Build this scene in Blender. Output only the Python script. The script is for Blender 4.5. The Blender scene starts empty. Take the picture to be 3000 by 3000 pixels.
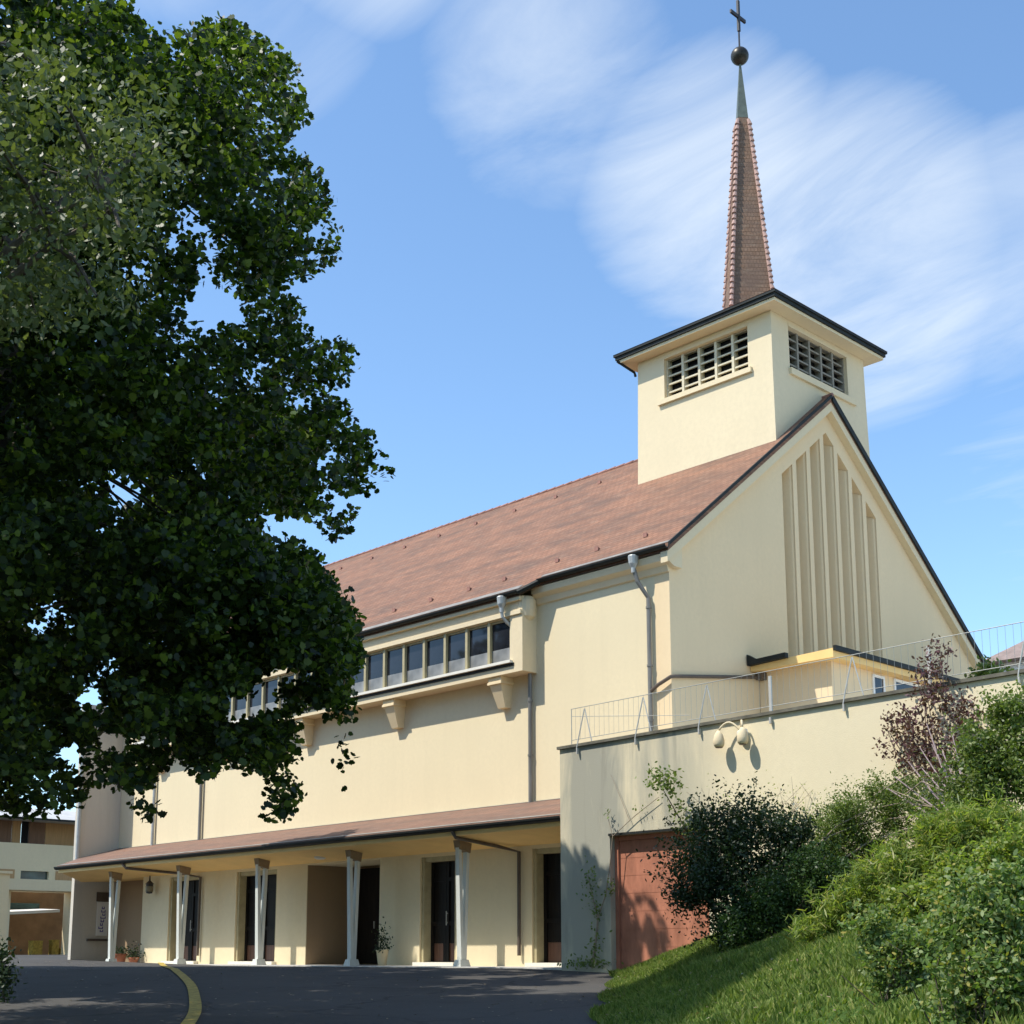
import bpy, bmesh, math, random
import numpy as np
from mathutils import Vector, Matrix
random.seed(7); rng = np.random.default_rng(11)
sc = bpy.context.scene
COL = sc.collection
rad = math.radians

# ------------------------------------------------------------------ camera
CAM = np.array([19.698, -24.04, 0.315])
YAW, PIT, ROL = rad(45.779), rad(10.126), rad(-0.146)
FPX, CX, CY = 3990.8, 1525.0, 2078.6            # in pixels of the 3000 px photograph
_f = np.array([-math.sin(YAW)*math.cos(PIT), math.cos(YAW)*math.cos(PIT), math.sin(PIT)])
_r0 = np.array([math.cos(YAW), math.sin(YAW), 0.0]); _u0 = np.cross(_r0, _f)
_r = math.cos(ROL)*_r0 + math.sin(ROL)*_u0
_u = -math.sin(ROL)*_r0 + math.cos(ROL)*_u0
cam = bpy.data.cameras.new('camera'); co = bpy.data.objects.new('camera', cam); COL.objects.link(co)
co.matrix_world = Matrix(((_r[0], _u[0], -_f[0], CAM[0]), (_r[1], _u[1], -_f[1], CAM[1]), (_r[2], _u[2], -_f[2], CAM[2]), (0, 0, 0, 1)))
cam.sensor_width = 36; cam.sensor_fit = 'HORIZONTAL'
cam.lens = 36*FPX/3000; cam.shift_x = (1500-CX)/3000; cam.shift_y = (CY-1500)/3000
cam.clip_start = 0.2; cam.clip_end = 3000
sc.camera = co

def ray(px, py): return _f + _r*(px-CX)/FPX - _u*(py-CY)/FPX
def at(px, py, ax, val):
    d = ray(px, py); i = 'xyz'.index(ax); t = (val-CAM[i])/d[i]; return CAM + t*d
def atd(px, py, dist):                            # point at a horizontal distance from the viewer
    d = ray(px, py); return CAM + d*dist/math.hypot(d[0], d[1])
def proj(P):
    d = np.asarray(P, float)-CAM; z = d@_f
    return np.stack([CX+FPX*(d@_r)/z, CY-FPX*(d@_u)/z], -1), z

# ------------------------------------------------------------------ ground shape
HX, HY = -0.7167, 0.6973
def smooth(t): t = min(max(t, 0), 1); return t*t*(3-2*t)
def base_z(x, y):
    d = (x-CAM[0])*HX + (y-CAM[1])*HY
    z = -1.2 + 0.0393*min(d, 30.0)
    if d > 29: z += 0
    if x < -14: z += (-14-x)*0.016 if x > -40 else 0.416
    return max(z, -2.2)
def bank_s(x, y): return (x-0.9)*0.76 + (y+3.1)*0.65
def ground_z(x, y):
    s = bank_s(x, y)
    if s <= 0: return base_z(x, y)
    h = 0.47*(math.sqrt(s*s+0.16)-0.4)
    if h > 2.6: h = 2.6 + (h-2.6)*0.35
    h += 0.05*math.sin(x*1.9+y*0.7)*min(s, 1) + 0.04*math.sin(y*2.3-x)*min(s, 1)
    return base_z(x, y) + min(h, 4.0)
def gnd(px, py, dmax=60):
    d = ray(px, py); t = 3.0
    while t < dmax:
        p = CAM + t*d
        if p[2] <= ground_z(p[0], p[1]): return p
        t += 0.05
    return CAM + dmax*d

# ------------------------------------------------------------------ object helpers
def prop(o, label=None, cat=None, group=None, kind=None):
    if label: o['label'] = label
    if cat: o['category'] = cat
    if group: o['group'] = group
    if kind: o['kind'] = kind
    return o
def thing(name, loc, label, cat, group=None):
    o = bpy.data.objects.new(name, None); COL.objects.link(o)
    o.location = loc; o.empty_display_size = 0.3
    return prop(o, label, cat, group)
def wloc(o):
    v = Vector(o.location)
    while o.parent: o = o.parent; v += Vector(o.location)
    return v
def adopt(o, parent):
    """world position of o (vertices are world coordinates) is kept while it is parented"""
    if parent is not None:
        o.parent = parent
        o.location = Vector(o.location) - wloc(parent)
    return o
class MB:
    def __init__(s): s.v = []; s.f = []
    def add(s, vs, fs):
        n = len(s.v); s.v += [tuple(map(float, v)) for v in vs]; s.f += [tuple(i+n for i in f) for f in fs]; return s
    def box(s, x0, x1, y0, y1, z0, z1):
        return s.add([(x0,y0,z0),(x1,y0,z0),(x1,y1,z0),(x0,y1,z0),(x0,y0,z1),(x1,y0,z1),(x1,y1,z1),(x0,y1,z1)],
                     [(0,3,2,1),(4,5,6,7),(0,1,5,4),(1,2,6,5),(2,3,7,6),(3,0,4,7)])
    def hexa(s, low, high):
        return s.add(list(low)+list(high), [(0,3,2,1),(4,5,6,7),(0,1,5,4),(1,2,6,5),(2,3,7,6),(3,0,4,7)])
    def prism(s, pts, ax, a, b):                  # polygon in the two other axes, extruded along ax from a to b
        def P(p, t):
            return {'x': (t, p[0], p[1]), 'y': (p[0], t, p[1]), 'z': (p[0], p[1], t)}[ax]
        n = len(pts)
        return s.add([P(p, a) for p in pts]+[P(p, b) for p in pts],
                     [tuple(range(n))[::-1], tuple(range(n, 2*n))]+[(i, (i+1) % n, n+(i+1) % n, n+i) for i in range(n)])
    def tube(s, pts, r, n=8, cap=True):
        pts = [Vector(p) for p in pts]
        rs = r if isinstance(r, (list, tuple)) else [r]*len(pts)
        rings = []; up = None
        for i, p in enumerate(pts):
            t = (pts[min(i+1, len(pts)-1)]-pts[max(i-1, 0)]).normalized()
            if up is None:
                up = Vector((0, 0, 1)) if abs(t.z) < 0.9 else Vector((1, 0, 0))
            a = t.cross(up)
            if a.length < 1e-4: a = t.cross(Vector((0, 1, 0.3)))
            a.normalize(); b = t.cross(a).normalized(); up = -b if b.dot(up) < 0 else b
            a = t.cross(up).normalized(); b = up - t*up.dot(t); b.normalize()
            rings.append([p + (a*math.cos(k*2*math.pi/n)+b*math.sin(k*2*math.pi/n))*rs[i] for k in range(n)])
        vs = [v for R in rings for v in R]; fs = []
        for i in range(len(rings)-1):
            for k in range(n):
                fs.append((i*n+k, i*n+(k+1) % n, (i+1)*n+(k+1) % n, (i+1)*n+k))
        if cap: fs += [tuple(range(n))[::-1], tuple(range((len(rings)-1)*n, len(rings)*n))]
        return s.add(vs, fs)
    def lathe(s, c, prof, n=20):                  # profile (radius, z) round a vertical axis at c
        vs = []; fs = []
        for (r, z) in prof:
            for k in range(n):
                a = 2*math.pi*k/n; vs.append((c[0]+r*math.cos(a), c[1]+r*math.sin(a), c[2]+z))
        m = len(prof)
        for i in range(m-1):
            for k in range(n): fs.append((i*n+k, i*n+(k+1) % n, (i+1)*n+(k+1) % n, (i+1)*n+k))
        fs += [tuple(range(n))[::-1], tuple(range((m-1)*n, m*n))]
        return s.add(vs, fs)
    def build(s, name, mat, parent=None, smooth_=False, origin=None, bevel=0):
        me = bpy.data.meshes.new(name)
        o_ = Vector(origin) if origin is not None else Vector((0, 0, 0))
        me.from_pydata([tuple(Vector(v)-o_) for v in s.v], [], s.f); me.update()
        bm = bmesh.new(); bm.from_mesh(me); bmesh.ops.recalc_face_normals(bm, faces=bm.faces); bm.to_mesh(me); bm.free()
        if smooth_:
            me.polygons.foreach_set('use_smooth', [True]*len(me.polygons))
        me.materials.append(mat)
        o = bpy.data.objects.new(name, me); COL.objects.link(o); o.location = o_
        if bevel:
            m = o.modifiers.new('bevel', 'BEVEL'); m.width = bevel; m.segments = 2; m.limit_method = 'ANGLE'
        return adopt(o, parent)
def dup(o, off, parent=None):
    c = o.copy(); COL.objects.link(c)
    c.parent = parent if parent is not None else o.parent
    if off is not None: c.location = Vector(o.location) + Vector(off)
    return c
def dup_tree(o, off, parent=None):
    c = dup(o, off, parent)
    for ch in [k for k in bpy.data.objects if k.parent == o and k != c]: dup_tree(ch, None, c)
    return c

# ------------------------------------------------------------------ materials
def nodes(name):
    m = bpy.data.materials.new(name); m.use_nodes = True
    nt = m.node_tree; nt.nodes.clear()
    out = nt.nodes.new('ShaderNodeOutputMaterial'); b = nt.nodes.new('ShaderNodeBsdfPrincipled')
    nt.links.new(b.outputs[0], out.inputs[0])
    return m, nt, b, out
def N(nt, typ, **kw):
    n = nt.nodes.new(typ)
    for k, v in kw.items():
        if isinstance(v, tuple) and k[0] == '_': n.inputs[k[1:]].default_value = v
        elif k[0] == '_': n.inputs[k[1:].replace('0', ' ')].default_value = v
        else: setattr(n, k, v)
    return n
def mixc(nt, fac, a, b, mode='MIX'):
    n = nt.nodes.new('ShaderNodeMix'); n.data_type = 'RGBA'; n.blend_type = mode
    for i, v in ((0, fac), (6, a), (7, b)):
        if hasattr(v, 'is_linked') or hasattr(v, 'links'): nt.links.new(v, n.inputs[i])
        else: n.inputs[i].default_value = v if i == 0 else (*v[:3], 1)
    return n.outputs[2]
def ramp(nt, src, stops):
    r = nt.nodes.new('ShaderNodeValToRGB'); nt.links.new(src, r.inputs[0])
    e = r.color_ramp.elements
    while len(e) < len(stops): e.new(0.5)
    for i, (p, c) in enumerate(stops):
        e[i].position = p; e[i].color = (c, c, c, 1) if not isinstance(c, tuple) else (*c, 1)
    return r.outputs[0]
def noise(nt, scale, detail=4, rough=0.55, vec=None, stretch=None, dist=0.0):
    tc = nt.nodes.new('ShaderNodeTexCoord'); v = tc.outputs['Object'] if vec is None else vec
    if stretch:
        mp = nt.nodes.new('ShaderNodeMapping'); mp.inputs['Scale'].default_value = stretch
        nt.links.new(v, mp.inputs[0]); v = mp.outputs[0]
    n = nt.nodes.new('ShaderNodeTexNoise'); nt.links.new(v, n.inputs['Vector'])
    n.inputs['Scale'].default_value = scale; n.inputs['Detail'].default_value = detail
    n.inputs['Roughness'].default_value = rough; n.inputs['Distortion'].default_value = dist
    return n.outputs['Fac']
def bump(nt, b, src, strength, dist=0.02):
    n = nt.nodes.new('ShaderNodeBump'); n.inputs['Strength'].default_value = strength; n.inputs['Distance'].default_value = dist
    nt.links.new(src, n.inputs['Height']); nt.links.new(n.outputs[0], b.inputs['Normal'])
def dark(c, k): return tuple(x*k for x in c[:3])
def plain(name, col, rough=0.6, var=0.12, scale=6, metal=0.0, bmp=0.0, bscale=60, spec=0.3, stretch=None):
    m, nt, b, _ = nodes(name)
    f = noise(nt, scale, 5, 0.6, stretch=stretch)
    c = mixc(nt, ramp(nt, f, [(0.3, 0.0), (0.7, 1.0)]), dark(col, 1-var), dark(col, 1+var))
    nt.links.new(c, b.inputs['Base Color'])
    b.inputs['Roughness'].default_value = rough; b.inputs['Metallic'].default_value = metal
    b.inputs['Specular IOR Level'].default_value = spec
    if bmp: bump(nt, b, noise(nt, bscale, 3), bmp)
    return m
def stucco(name, col, stain=0.0, var=0.05, streak=0.06):
    m, nt, b, _ = nodes(name)
    big = noise(nt, 0.35, 4, 0.6); fine = noise(nt, 9, 5, 0.65)
    c = mixc(nt, ramp(nt, big, [(0.3, 0.0), (0.7, 1.0)]), dark(col, 1-var), dark(col, 1+var))
    c = mixc(nt, ramp(nt, fine, [(0.25, 0.0), (0.75, 1.0)]), dark(col, 0.94), c)
    st = noise(nt, 1.0, 5, 0.6, stretch=(2.6, 2.6, 0.16))
    c = mixc(nt, ramp(nt, st, [(0.5, 0.0), (0.8, streak*4)]), c, dark(col, 0.72))
    if stain:
        tc = nt.nodes.new('ShaderNodeTexCoord'); sp = nt.nodes.new('ShaderNodeSeparateXYZ')
        nt.links.new(tc.outputs['Object'], sp.inputs[0])
        # damp, dirty end of the wall: rain streaks that run down from the coping
        mr = nt.nodes.new('ShaderNodeMapRange'); nt.links.new(sp.outputs[0], mr.inputs[0])
        mr.inputs[1].default_value = 3.9; mr.inputs[2].default_value = 2.3; mr.inputs[3].default_value = 0.03; mr.inputs[4].default_value = 1.0
        s2 = noise(nt, 1.1, 6, 0.62, stretch=(1.0, 1.0, 0.22), dist=0.4)
        r2 = ramp(nt, s2, [(0.28, 0.0), (0.54, 1.0)])
        mu = nt.nodes.new('ShaderNodeMath'); mu.operation = 'MULTIPLY'; nt.links.new(mr.outputs[0], mu.inputs[0]); nt.links.new(r2, mu.inputs[1])
        c = mixc(nt, mu.outputs[0], c, (0.36, 0.345, 0.275))
        s3 = noise(nt, 2.0, 5, 0.7, stretch=(1.5, 1.5, 0.10))
        r3 = ramp(nt, s3, [(0.57, 0.0), (0.78, 0.7)])
        mu2 = nt.nodes.new('ShaderNodeMath'); mu2.operation = 'MULTIPLY'; nt.links.new(mr.outputs[0], mu2.inputs[0]); nt.links.new(r3, mu2.inputs[1])
        c = mixc(nt, mu2.outputs[0], c, (0.22, 0.21, 0.17))
    nt.links.new(c, b.inputs['Base Color'])
    b.inputs['Roughness'].default_value = 0.9; b.inputs['Specular IOR Level'].default_value = 0.15
    bump(nt, b, noise(nt, 45, 4, 0.7), 0.35, 0.012)
    return m
def tiles(name, k, cols, w=0.19, h=0.165, spire=False, bstr=0.4):
    m, nt, b, _ = nodes(name)
    tc = nt.nodes.new('ShaderNodeTexCoord'); sp = nt.nodes.new('ShaderNodeSeparateXYZ'); nt.links.new(tc.outputs['Object'], sp.inputs[0])
    mz = nt.nodes.new('ShaderNodeMath'); mz.operation = 'MULTIPLY'; mz.inputs[1].default_value = k; nt.links.new(sp.outputs[2], mz.inputs[0])
    cb = nt.nodes.new('ShaderNodeCombineXYZ')
    if spire:
        ad = nt.nodes.new('ShaderNodeMath'); ad.operation = 'ADD'; nt.links.new(sp.outputs[0], ad.inputs[0]); nt.links.new(sp.outputs[1], ad.inputs[1])
        nt.links.new(ad.outputs[0], cb.inputs[0])
    else: nt.links.new(sp.outputs[0], cb.inputs[0])
    nt.links.new(mz.outputs[0], cb.inputs[1])
    br = nt.nodes.new('ShaderNodeTexBrick'); nt.links.new(cb.outputs[0], br.inputs['Vector'])
    br.inputs['Scale'].default_value = 1.0; br.inputs['Brick Width'].default_value = w; br.inputs['Row Height'].default_value = h
    br.inputs['Mortar Size'].default_value = 0.012; br.inputs['Mortar Smooth'].default_value = 0.3; br.inputs['Bias'].default_value = 0.0
    br.inputs['Color1'].default_value = (*cols[0], 1); br.inputs['Color2'].default_value = (*cols[1], 1); br.inputs['Mortar'].default_value = (*dark(cols[0], 0.7), 1)
    f1 = noise(nt, 0.9, 8, 0.75, vec=cb.outputs[0], stretch=(0.45, 1.6, 1)); f2 = noise(nt, 4.0, 5, 0.75, vec=cb.outputs[0], stretch=(0.5, 2.4, 1))
    c = mixc(nt, ramp(nt, f1, [(0.42, 0.0), (0.62, 0.9)]), br.outputs['Color'], cols[2])
    c = mixc(nt, ramp(nt, f2, [(0.52, 0.0), (0.72, 0.65)]), c, cols[3])
    nt.links.new(c, b.inputs['Base Color']); b.inputs['Roughness'].default_value = 0.8; b.inputs['Specular IOR Level'].default_value = 0.25
    # each course laps the one below: saw-tooth height along the slope
    fr = nt.nodes.new('ShaderNodeMath'); fr.operation = 'DIVIDE'; fr.inputs[1].default_value = h; nt.links.new(mz.outputs[0], fr.inputs[0])
    fc = nt.nodes.new('ShaderNodeMath'); fc.operation = 'FRACT'; nt.links.new(fr.outputs[0], fc.inputs[0])
    sb = nt.nodes.new('ShaderNodeMath'); sb.operation = 'SUBTRACT'; nt.links.new(br.outputs['Fac'], sb.inputs[0]); sb.inputs[0].default_value = 0
    ad2 = nt.nodes.new('ShaderNodeMath'); ad2.operation = 'MULTIPLY_ADD'; nt.links.new(fc.outputs[0], ad2.inputs[0]); ad2.inputs[1].default_value = -1.0
    iv = nt.nodes.new('ShaderNodeMath'); iv.operation = 'MULTIPLY'; iv.inputs[1].default_value = -0.7; nt.links.new(br.outputs['Fac'], iv.inputs[0])
    nt.links.new(iv.outputs[0], ad2.inputs[2])
    bump(nt, b, ad2.outputs[0], bstr, 0.03)
    return m
def leafmat(name, cols, trans=0.35, rough=0.45, spec=0.35):
    m, nt, b, out = nodes(name)
    g = nt.nodes.new('ShaderNodeNewGeometry')
    r = nt.nodes.new('ShaderNodeValToRGB'); nt.links.new(g.outputs['Random Per Island'], r.inputs[0])
    e = r.color_ramp.elements
    while len(e) < len(cols): e.new(0.5)
    for i, c in enumerate(cols): e[i].position = i/max(1, len(cols)-1); e[i].color = (*c, 1)
    nt.links.new(r.outputs[0], b.inputs['Base Color'])
    b.inputs['Roughness'].default_value = rough; b.inputs['Specular IOR Level'].default_value = spec
    t = nt.nodes.new('ShaderNodeBsdfTranslucent')
    tc = mixc(nt, 1.0, r.outputs[0], (1.7, 1.9, 0.7), 'MULTIPLY'); nt.links.new(tc, t.inputs[0])
    mx = nt.nodes.new('ShaderNodeMixShader'); mx.inputs[0].default_value = trans
    nt.links.new(b.outputs[0], mx.inputs[1]); nt.links.new(t.outputs[0], mx.inputs[2]); nt.links.new(mx.outputs[0], out.inputs[0])
    return m

CREAM = (0.76, 0.645, 0.425)
M = {}
M['cream'] = stucco('cream_stucco', CREAM, streak=0.035)
M['gable'] = stucco('warm_shade_stucco', (0.80, 0.625, 0.39), streak=0.03)  # facade paint again, its shaded tone warmed in the colour
M['towerw'] = stucco('tower_stucco', (0.725, 0.605, 0.405), streak=0.03)
M['trim'] = stucco('cream_trim', (0.74, 0.615, 0.405), streak=0.03)
M['retain'] = stucco('retaining_stucco', (0.77, 0.665, 0.45), stain=1, streak=0.012)
M['pale'] = stucco('pale_concrete', (0.80, 0.645, 0.40), streak=0.04)
M['brown'] = stucco('brown_and_shade_plaster', (0.36, 0.25, 0.15))
M['tile'] = tiles('clay_tiles', 1.61, [(0.240, 0.117, 0.070), (0.300, 0.150, 0.090), (0.130, 0.078, 0.056), (0.34, 0.235, 0.16)])
M['tile2'] = tiles('lean_to_tiles', 3.8, [(0.22, 0.122, 0.085), (0.27, 0.155, 0.108), (0.15, 0.10, 0.078), (0.30, 0.22, 0.17)])
M['spire'] = tiles('spire_tiles', 1.0, [(0.205, 0.120, 0.075), (0.265, 0.160, 0.105), (0.16, 0.105, 0.078), (0.31, 0.23, 0.165)], w=0.14, h=0.13, spire=True)
M['hip'] = plain('hip_tile', (0.30, 0.150, 0.115), 0.8, 0.3, 3)
M['hipl'] = plain('pale_hip_tile', (0.42, 0.27, 0.225), 0.8, 0.3, 3)
M['flash'] = plain('weathered_flashing', (0.25, 0.23, 0.20), 0.6, 0.25, 3)
M['lead'] = plain('weathered_copper', (0.15, 0.165, 0.13), 0.5, 0.2, 5, metal=0.3)
M['gutter'] = plain('dark_gutter', (0.020, 0.022, 0.020), 0.6, 0.3, 4, spec=0.2)
M['zinc'] = plain('zinc_pipe', (0.21, 0.20, 0.18), 0.5, 0.25, 3, metal=0.25, stretch=(1, 1, 0.3))
M['zincl'] = plain('light_zinc', (0.42, 0.43, 0.41), 0.5, 0.15, 3, metal=0.25)
M['pipe'] = plain('brown_pipe', (0.11, 0.085, 0.065), 0.5, 0.2, 3)
M['iron'] = plain('black_iron', (0.03, 0.028, 0.03), 0.5, 0.3, 9, spec=0.4)
M['ball'] = plain('patinated_ball', (0.055, 0.05, 0.04), 0.4, 0.5, 2.5, metal=0.4)
M['mullion'] = plain('ochre_mullion', (0.42, 0.36, 0.21), 0.6, 0.12, 5)
M['sill'] = plain('white_sill', (0.74, 0.70, 0.60), 0.6, 0.06, 3)
M['door'] = plain('dark_wood', (0.012, 0.010, 0.009), 0.55, 0.45, 3, stretch=(9, 9, 0.5), spec=0.12)
M['doorlow'] = plain('brown_wood', (0.12, 0.06, 0.04), 0.5, 0.3, 3, stretch=(9, 9, 0.5))
M['column'] = plain('pale_column', (0.62, 0.63, 0.57), 0.6, 0.08, 4, stretch=(3, 3, 0.4))
M['capital'] = plain('brown_beam', (0.26, 0.19, 0.12), 0.7, 0.15, 6)
M['soffit'] = plain('bounce_tinted_soffit', (0.84, 0.56, 0.22), 0.7, 0.06, 2)  # cream soffit with warm bounce light put into its colour
M['slab'] = plain('paved_floor', (0.52, 0.50, 0.46), 0.8, 0.12, 5)
M['coping'] = plain('coping_metal', (0.13, 0.12, 0.09), 0.6, 0.35, 5)
M['rail'] = plain('galvanised_rail', (0.50, 0.49, 0.45), 0.5, 0.12, 7, metal=0.2)
M['wire'] = plain('fine_wire', (0.36, 0.36, 0.33), 0.5, 0.1, 7, metal=0.2)
M['white'] = plain('white_paint', (0.78, 0.76, 0.71), 0.5, 0.05, 4)
M['lampshade'] = plain('bronze_shade', (0.20, 0.17, 0.11), 0.45, 0.3, 10, metal=0.3)
M['lampin'] = plain('lamp_inside', (0.06, 0.02, 0.012), 0.4, 0.3, 10)
M['terra'] = plain('terracotta_paint', (0.42, 0.165, 0.098), 0.75, 0.28, 3.5, stretch=(1, 1, 0.35), bmp=0.15)
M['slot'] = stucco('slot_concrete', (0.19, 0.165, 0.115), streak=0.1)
M['louvre_shade'] = plain('louvre_shaded', (0.25, 0.225, 0.18), 0.7, 0.1, 5)  # side louvre: same slats, the shade of that face put into the colour
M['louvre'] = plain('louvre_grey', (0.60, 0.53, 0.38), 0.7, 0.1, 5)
M['black'] = plain('dark_interior', (0.008, 0.008, 0.009), 0.9, 0.3, 2)
M['yellow'] = plain('yellow_paint', (0.46, 0.33, 0.07), 0.8, 0.4, 9)
M['bark'] = plain('grey_bark', (0.085, 0.068, 0.05), 0.9, 0.35, 5, bmp=0.6, bscale=18, stretch=(3, 3, 0.7))
M['twig'] = plain('pale_twig', (0.30, 0.235, 0.17), 0.8, 0.25, 8)
M['mauve'] = plain('mauve_stem', (0.40, 0.30, 0.29), 0.8, 0.25, 8)
M['roofgrey'] = plain('pale_roof', (0.50, 0.49, 0.47), 0.8, 0.1, 2)
M['timber'] = plain('brown_panel', (0.20, 0.11, 0.065), 0.7, 0.2, 2.2, stretch=(1, 5, 0.4))
M['timberl'] = plain('tan_panel', (0.46, 0.27, 0.12), 0.7, 0.15, 2.2, stretch=(1, 5, 0.4))
M['orange'] = plain('orange_plaster', (0.34, 0.18, 0.075), 0.7, 0.25, 1.2)
M['terrap'] = plain('terracotta_pot', (0.36, 0.13, 0.07), 0.8, 0.2, 6)
M['signblue'] = plain('sign_blue', (0.06, 0.045, 0.30), 0.5, 0.1, 6)
M['farroof'] = plain('far_roof_tile', (0.25, 0.19, 0.165), 0.8, 0.2, 3)
def glass(name, col, rough=0.06):
    m, nt, b, _ = nodes(name)
    f = noise(nt, 1.1, 3, 0.5)
    c = mixc(nt, ramp(nt, f, [(0.35, 0.0), (0.7, 1.0)]), dark(col, 0.6), dark(col, 1.5)); nt.links.new(c, b.inputs['Base Color'])
    b.inputs['Roughness'].default_value = rough; b.inputs['Specular IOR Level'].default_value = 0.4
    bump(nt, b, noise(nt, 0.9, 2), 0.12, 0.05)
    return m
M['glass'] = glass('window_glass', (0.018, 0.020, 0.026))
M['frost'] = glass('frosted_pane', (0.27, 0.27, 0.26), 0.35)
M['gglass'] = glass('green_glass', (0.06, 0.10, 0.09))

# ------------------------------------------------------------------ ground
def groundmat():
    m, nt, b, _ = nodes('asphalt')
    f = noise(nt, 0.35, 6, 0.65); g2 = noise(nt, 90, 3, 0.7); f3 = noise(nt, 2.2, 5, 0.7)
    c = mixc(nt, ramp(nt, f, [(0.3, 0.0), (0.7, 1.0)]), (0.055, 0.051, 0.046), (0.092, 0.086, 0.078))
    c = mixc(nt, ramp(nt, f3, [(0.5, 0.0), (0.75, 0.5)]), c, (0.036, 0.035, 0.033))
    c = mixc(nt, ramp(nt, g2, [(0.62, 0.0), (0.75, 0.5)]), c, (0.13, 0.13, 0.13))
    vo = nt.nodes.new('ShaderNodeTexVoronoi'); vo.feature = 'DISTANCE_TO_EDGE'; vo.inputs['Scale'].default_value = 0.22
    tc = nt.nodes.new('ShaderNodeTexCoord'); wv = nt.nodes.new('ShaderNodeTexNoise'); wv.inputs['Scale'].default_value = 0.8; wv.inputs['Detail'].default_value = 5
    nt.links.new(tc.outputs['Object'], wv.inputs['Vector']); ms = nt.nodes.new('ShaderNodeVectorMath'); ms.operation = 'MULTIPLY_ADD'
    nt.links.new(wv.outputs['Color'], ms.inputs[0]); ms.inputs[1].default_value = (1.6, 1.6, 0); nt.links.new(tc.outputs['Object'], ms.inputs[2]); nt.links.new(ms.outputs[0], vo.inputs['Vector'])
    c = mixc(nt, ramp(nt, vo.outputs['Distance'], [(0.0, 0.75), (0.012, 0.0)]), c, (0.015, 0.015, 0.014))
    v2 = nt.nodes.new('ShaderNodeTexVoronoi'); v2.inputs['Scale'].default_value = 0.16; nt.links.new(tc.outputs['Object'], v2.inputs['Vector'])
    c = mixc(nt, ramp(nt, v2.outputs['Color'], [(0.3, 0.0), (0.9, 0.4)]), c, (0.085, 0.082, 0.077))
    nt.links.new(c, b.inputs['Base Color']); b.inputs['Roughness'].default_value = 0.88; b.inputs['Specular IOR Level'].default_value = 0.22
    bump(nt, b, g2, 0.5, 0.01)
    return m
def lawnmat():
    m, nt, b, _ = nodes('lawn')
    f = noise(nt, 0.8, 6, 0.7); f2 = noise(nt, 14, 4, 0.7)
    c = mixc(nt, ramp(nt, f, [(0.3, 0.0), (0.7, 1.0)]), (0.035, 0.075, 0.014), (0.085, 0.15, 0.03))
    c = mixc(nt, ramp(nt, f2, [(0.45, 0.0), (0.7, 0.6)]), c, (0.05, 0.05, 0.02))
    nt.links.new(c, b.inputs['Base Color']); b.inputs['Roughness'].default_value = 0.95; b.inputs['Specular IOR Level'].default_value = 0.1
    bump(nt, b, f2, 0.8, 0.05)
    return m
M['asphalt'] = groundmat(); M['lawn'] = lawnmat()
def sheet(name, xs, ys, zf, mat, keep=lambda x, y: True):
    idx = {}; vs = []; fs = []
    for i, x in enumerate(xs):
        for j, y in enumerate(ys):
            idx[i, j] = len(vs); vs.append((x, y, zf(x, y)))
    for i in range(len(xs)-1):
        for j in range(len(ys)-1):
            if keep((xs[i]+xs[i+1])/2, (ys[j]+ys[j+1])/2):
                fs.append((idx[i, j], idx[i+1, j], idx[i+1, j+1], idx[i, j+1]))
    me = bpy.data.meshes.new(name); me.from_pydata(vs, [], fs); me.update()
    me.polygons.foreach_set('use_smooth', [True]*len(me.polygons)); me.materials.append(mat)
    o = bpy.data.objects.new(name, me); COL.objects.link(o); return o
def span(*segs):
    out = []
    for a, b, s in segs: out += list(np.arange(a, b, s))
    return out + [segs[-1][1]]
gx = span((-900, -60, 120), (-60, -30, 3), (-30, 30, 1.0), (30, 60, 5), (60, 900, 120))
gy = span((-900, -60, 120), (-60, -30, 3), (-30, 2, 1.0), (2, 60, 6), (60, 900, 120))
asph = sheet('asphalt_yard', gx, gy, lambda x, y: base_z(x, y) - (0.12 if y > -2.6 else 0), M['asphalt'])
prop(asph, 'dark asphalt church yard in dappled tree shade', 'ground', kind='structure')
lx = span((0, 30, 0.3), (30, 60, 3)); ly = span((-40, -26, 1.0), (-26, -3.0, 0.3))
def lawn_z(x, y): return ground_z(x, y) + 0.03 if bank_s(x, y) > 0 else base_z(x, y) - 0.15
lawn = sheet('grass_bank', lx, ly, lawn_z, M['lawn'], lambda x, y: bank_s(x, y) > -0.25 and y < -3.05)
prop(lawn, 'sloping lawn bank rising beside the retaining wall', 'bank', kind='structure')

# yellow painted line on the asphalt
ypx = [(470, 2822), (500, 2838), (535, 2862), (560, 2890), (570, 2925), (572, 2960), (560, 2990), (520, 3040), (440, 3110)]
ln = MB(); L_, R_ = [], []
pts0 = [gnd(*p) for p in ypx]; pts = []
for i in range(len(pts0)-1):
    for t in np.linspace(0, 1, 9)[:-1]:
        p_ = [pts0[max(0, min(len(pts0)-1, i+k))] for k in (-1, 0, 1, 2)]
        pts.append(.5*(2*p_[1]+(p_[2]-p_[0])*t+(2*p_[0]-5*p_[1]+4*p_[2]-p_[3])*t*t+(3*p_[1]-p_[0]-3*p_[2]+p_[3])*t**3))
pts.append(pts0[-1])
for i, p in enumerate(pts):
    t = pts[min(i+1, len(pts)-1)] - pts[max(0, i-1)]; n = np.array([t[1], -t[0], 0]); n /= np.linalg.norm(n)
    w = 0.085
    for arr, s in ((L_, -1), (R_, 1)):
        q = p + n*w*s; arr.append((q[0], q[1], base_z(q[0], q[1]) + 0.02))
ln.add(L_+R_, [(i, i+1, len(pts)+i+1, len(pts)+i) for i in range(len(pts)-1)])
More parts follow.
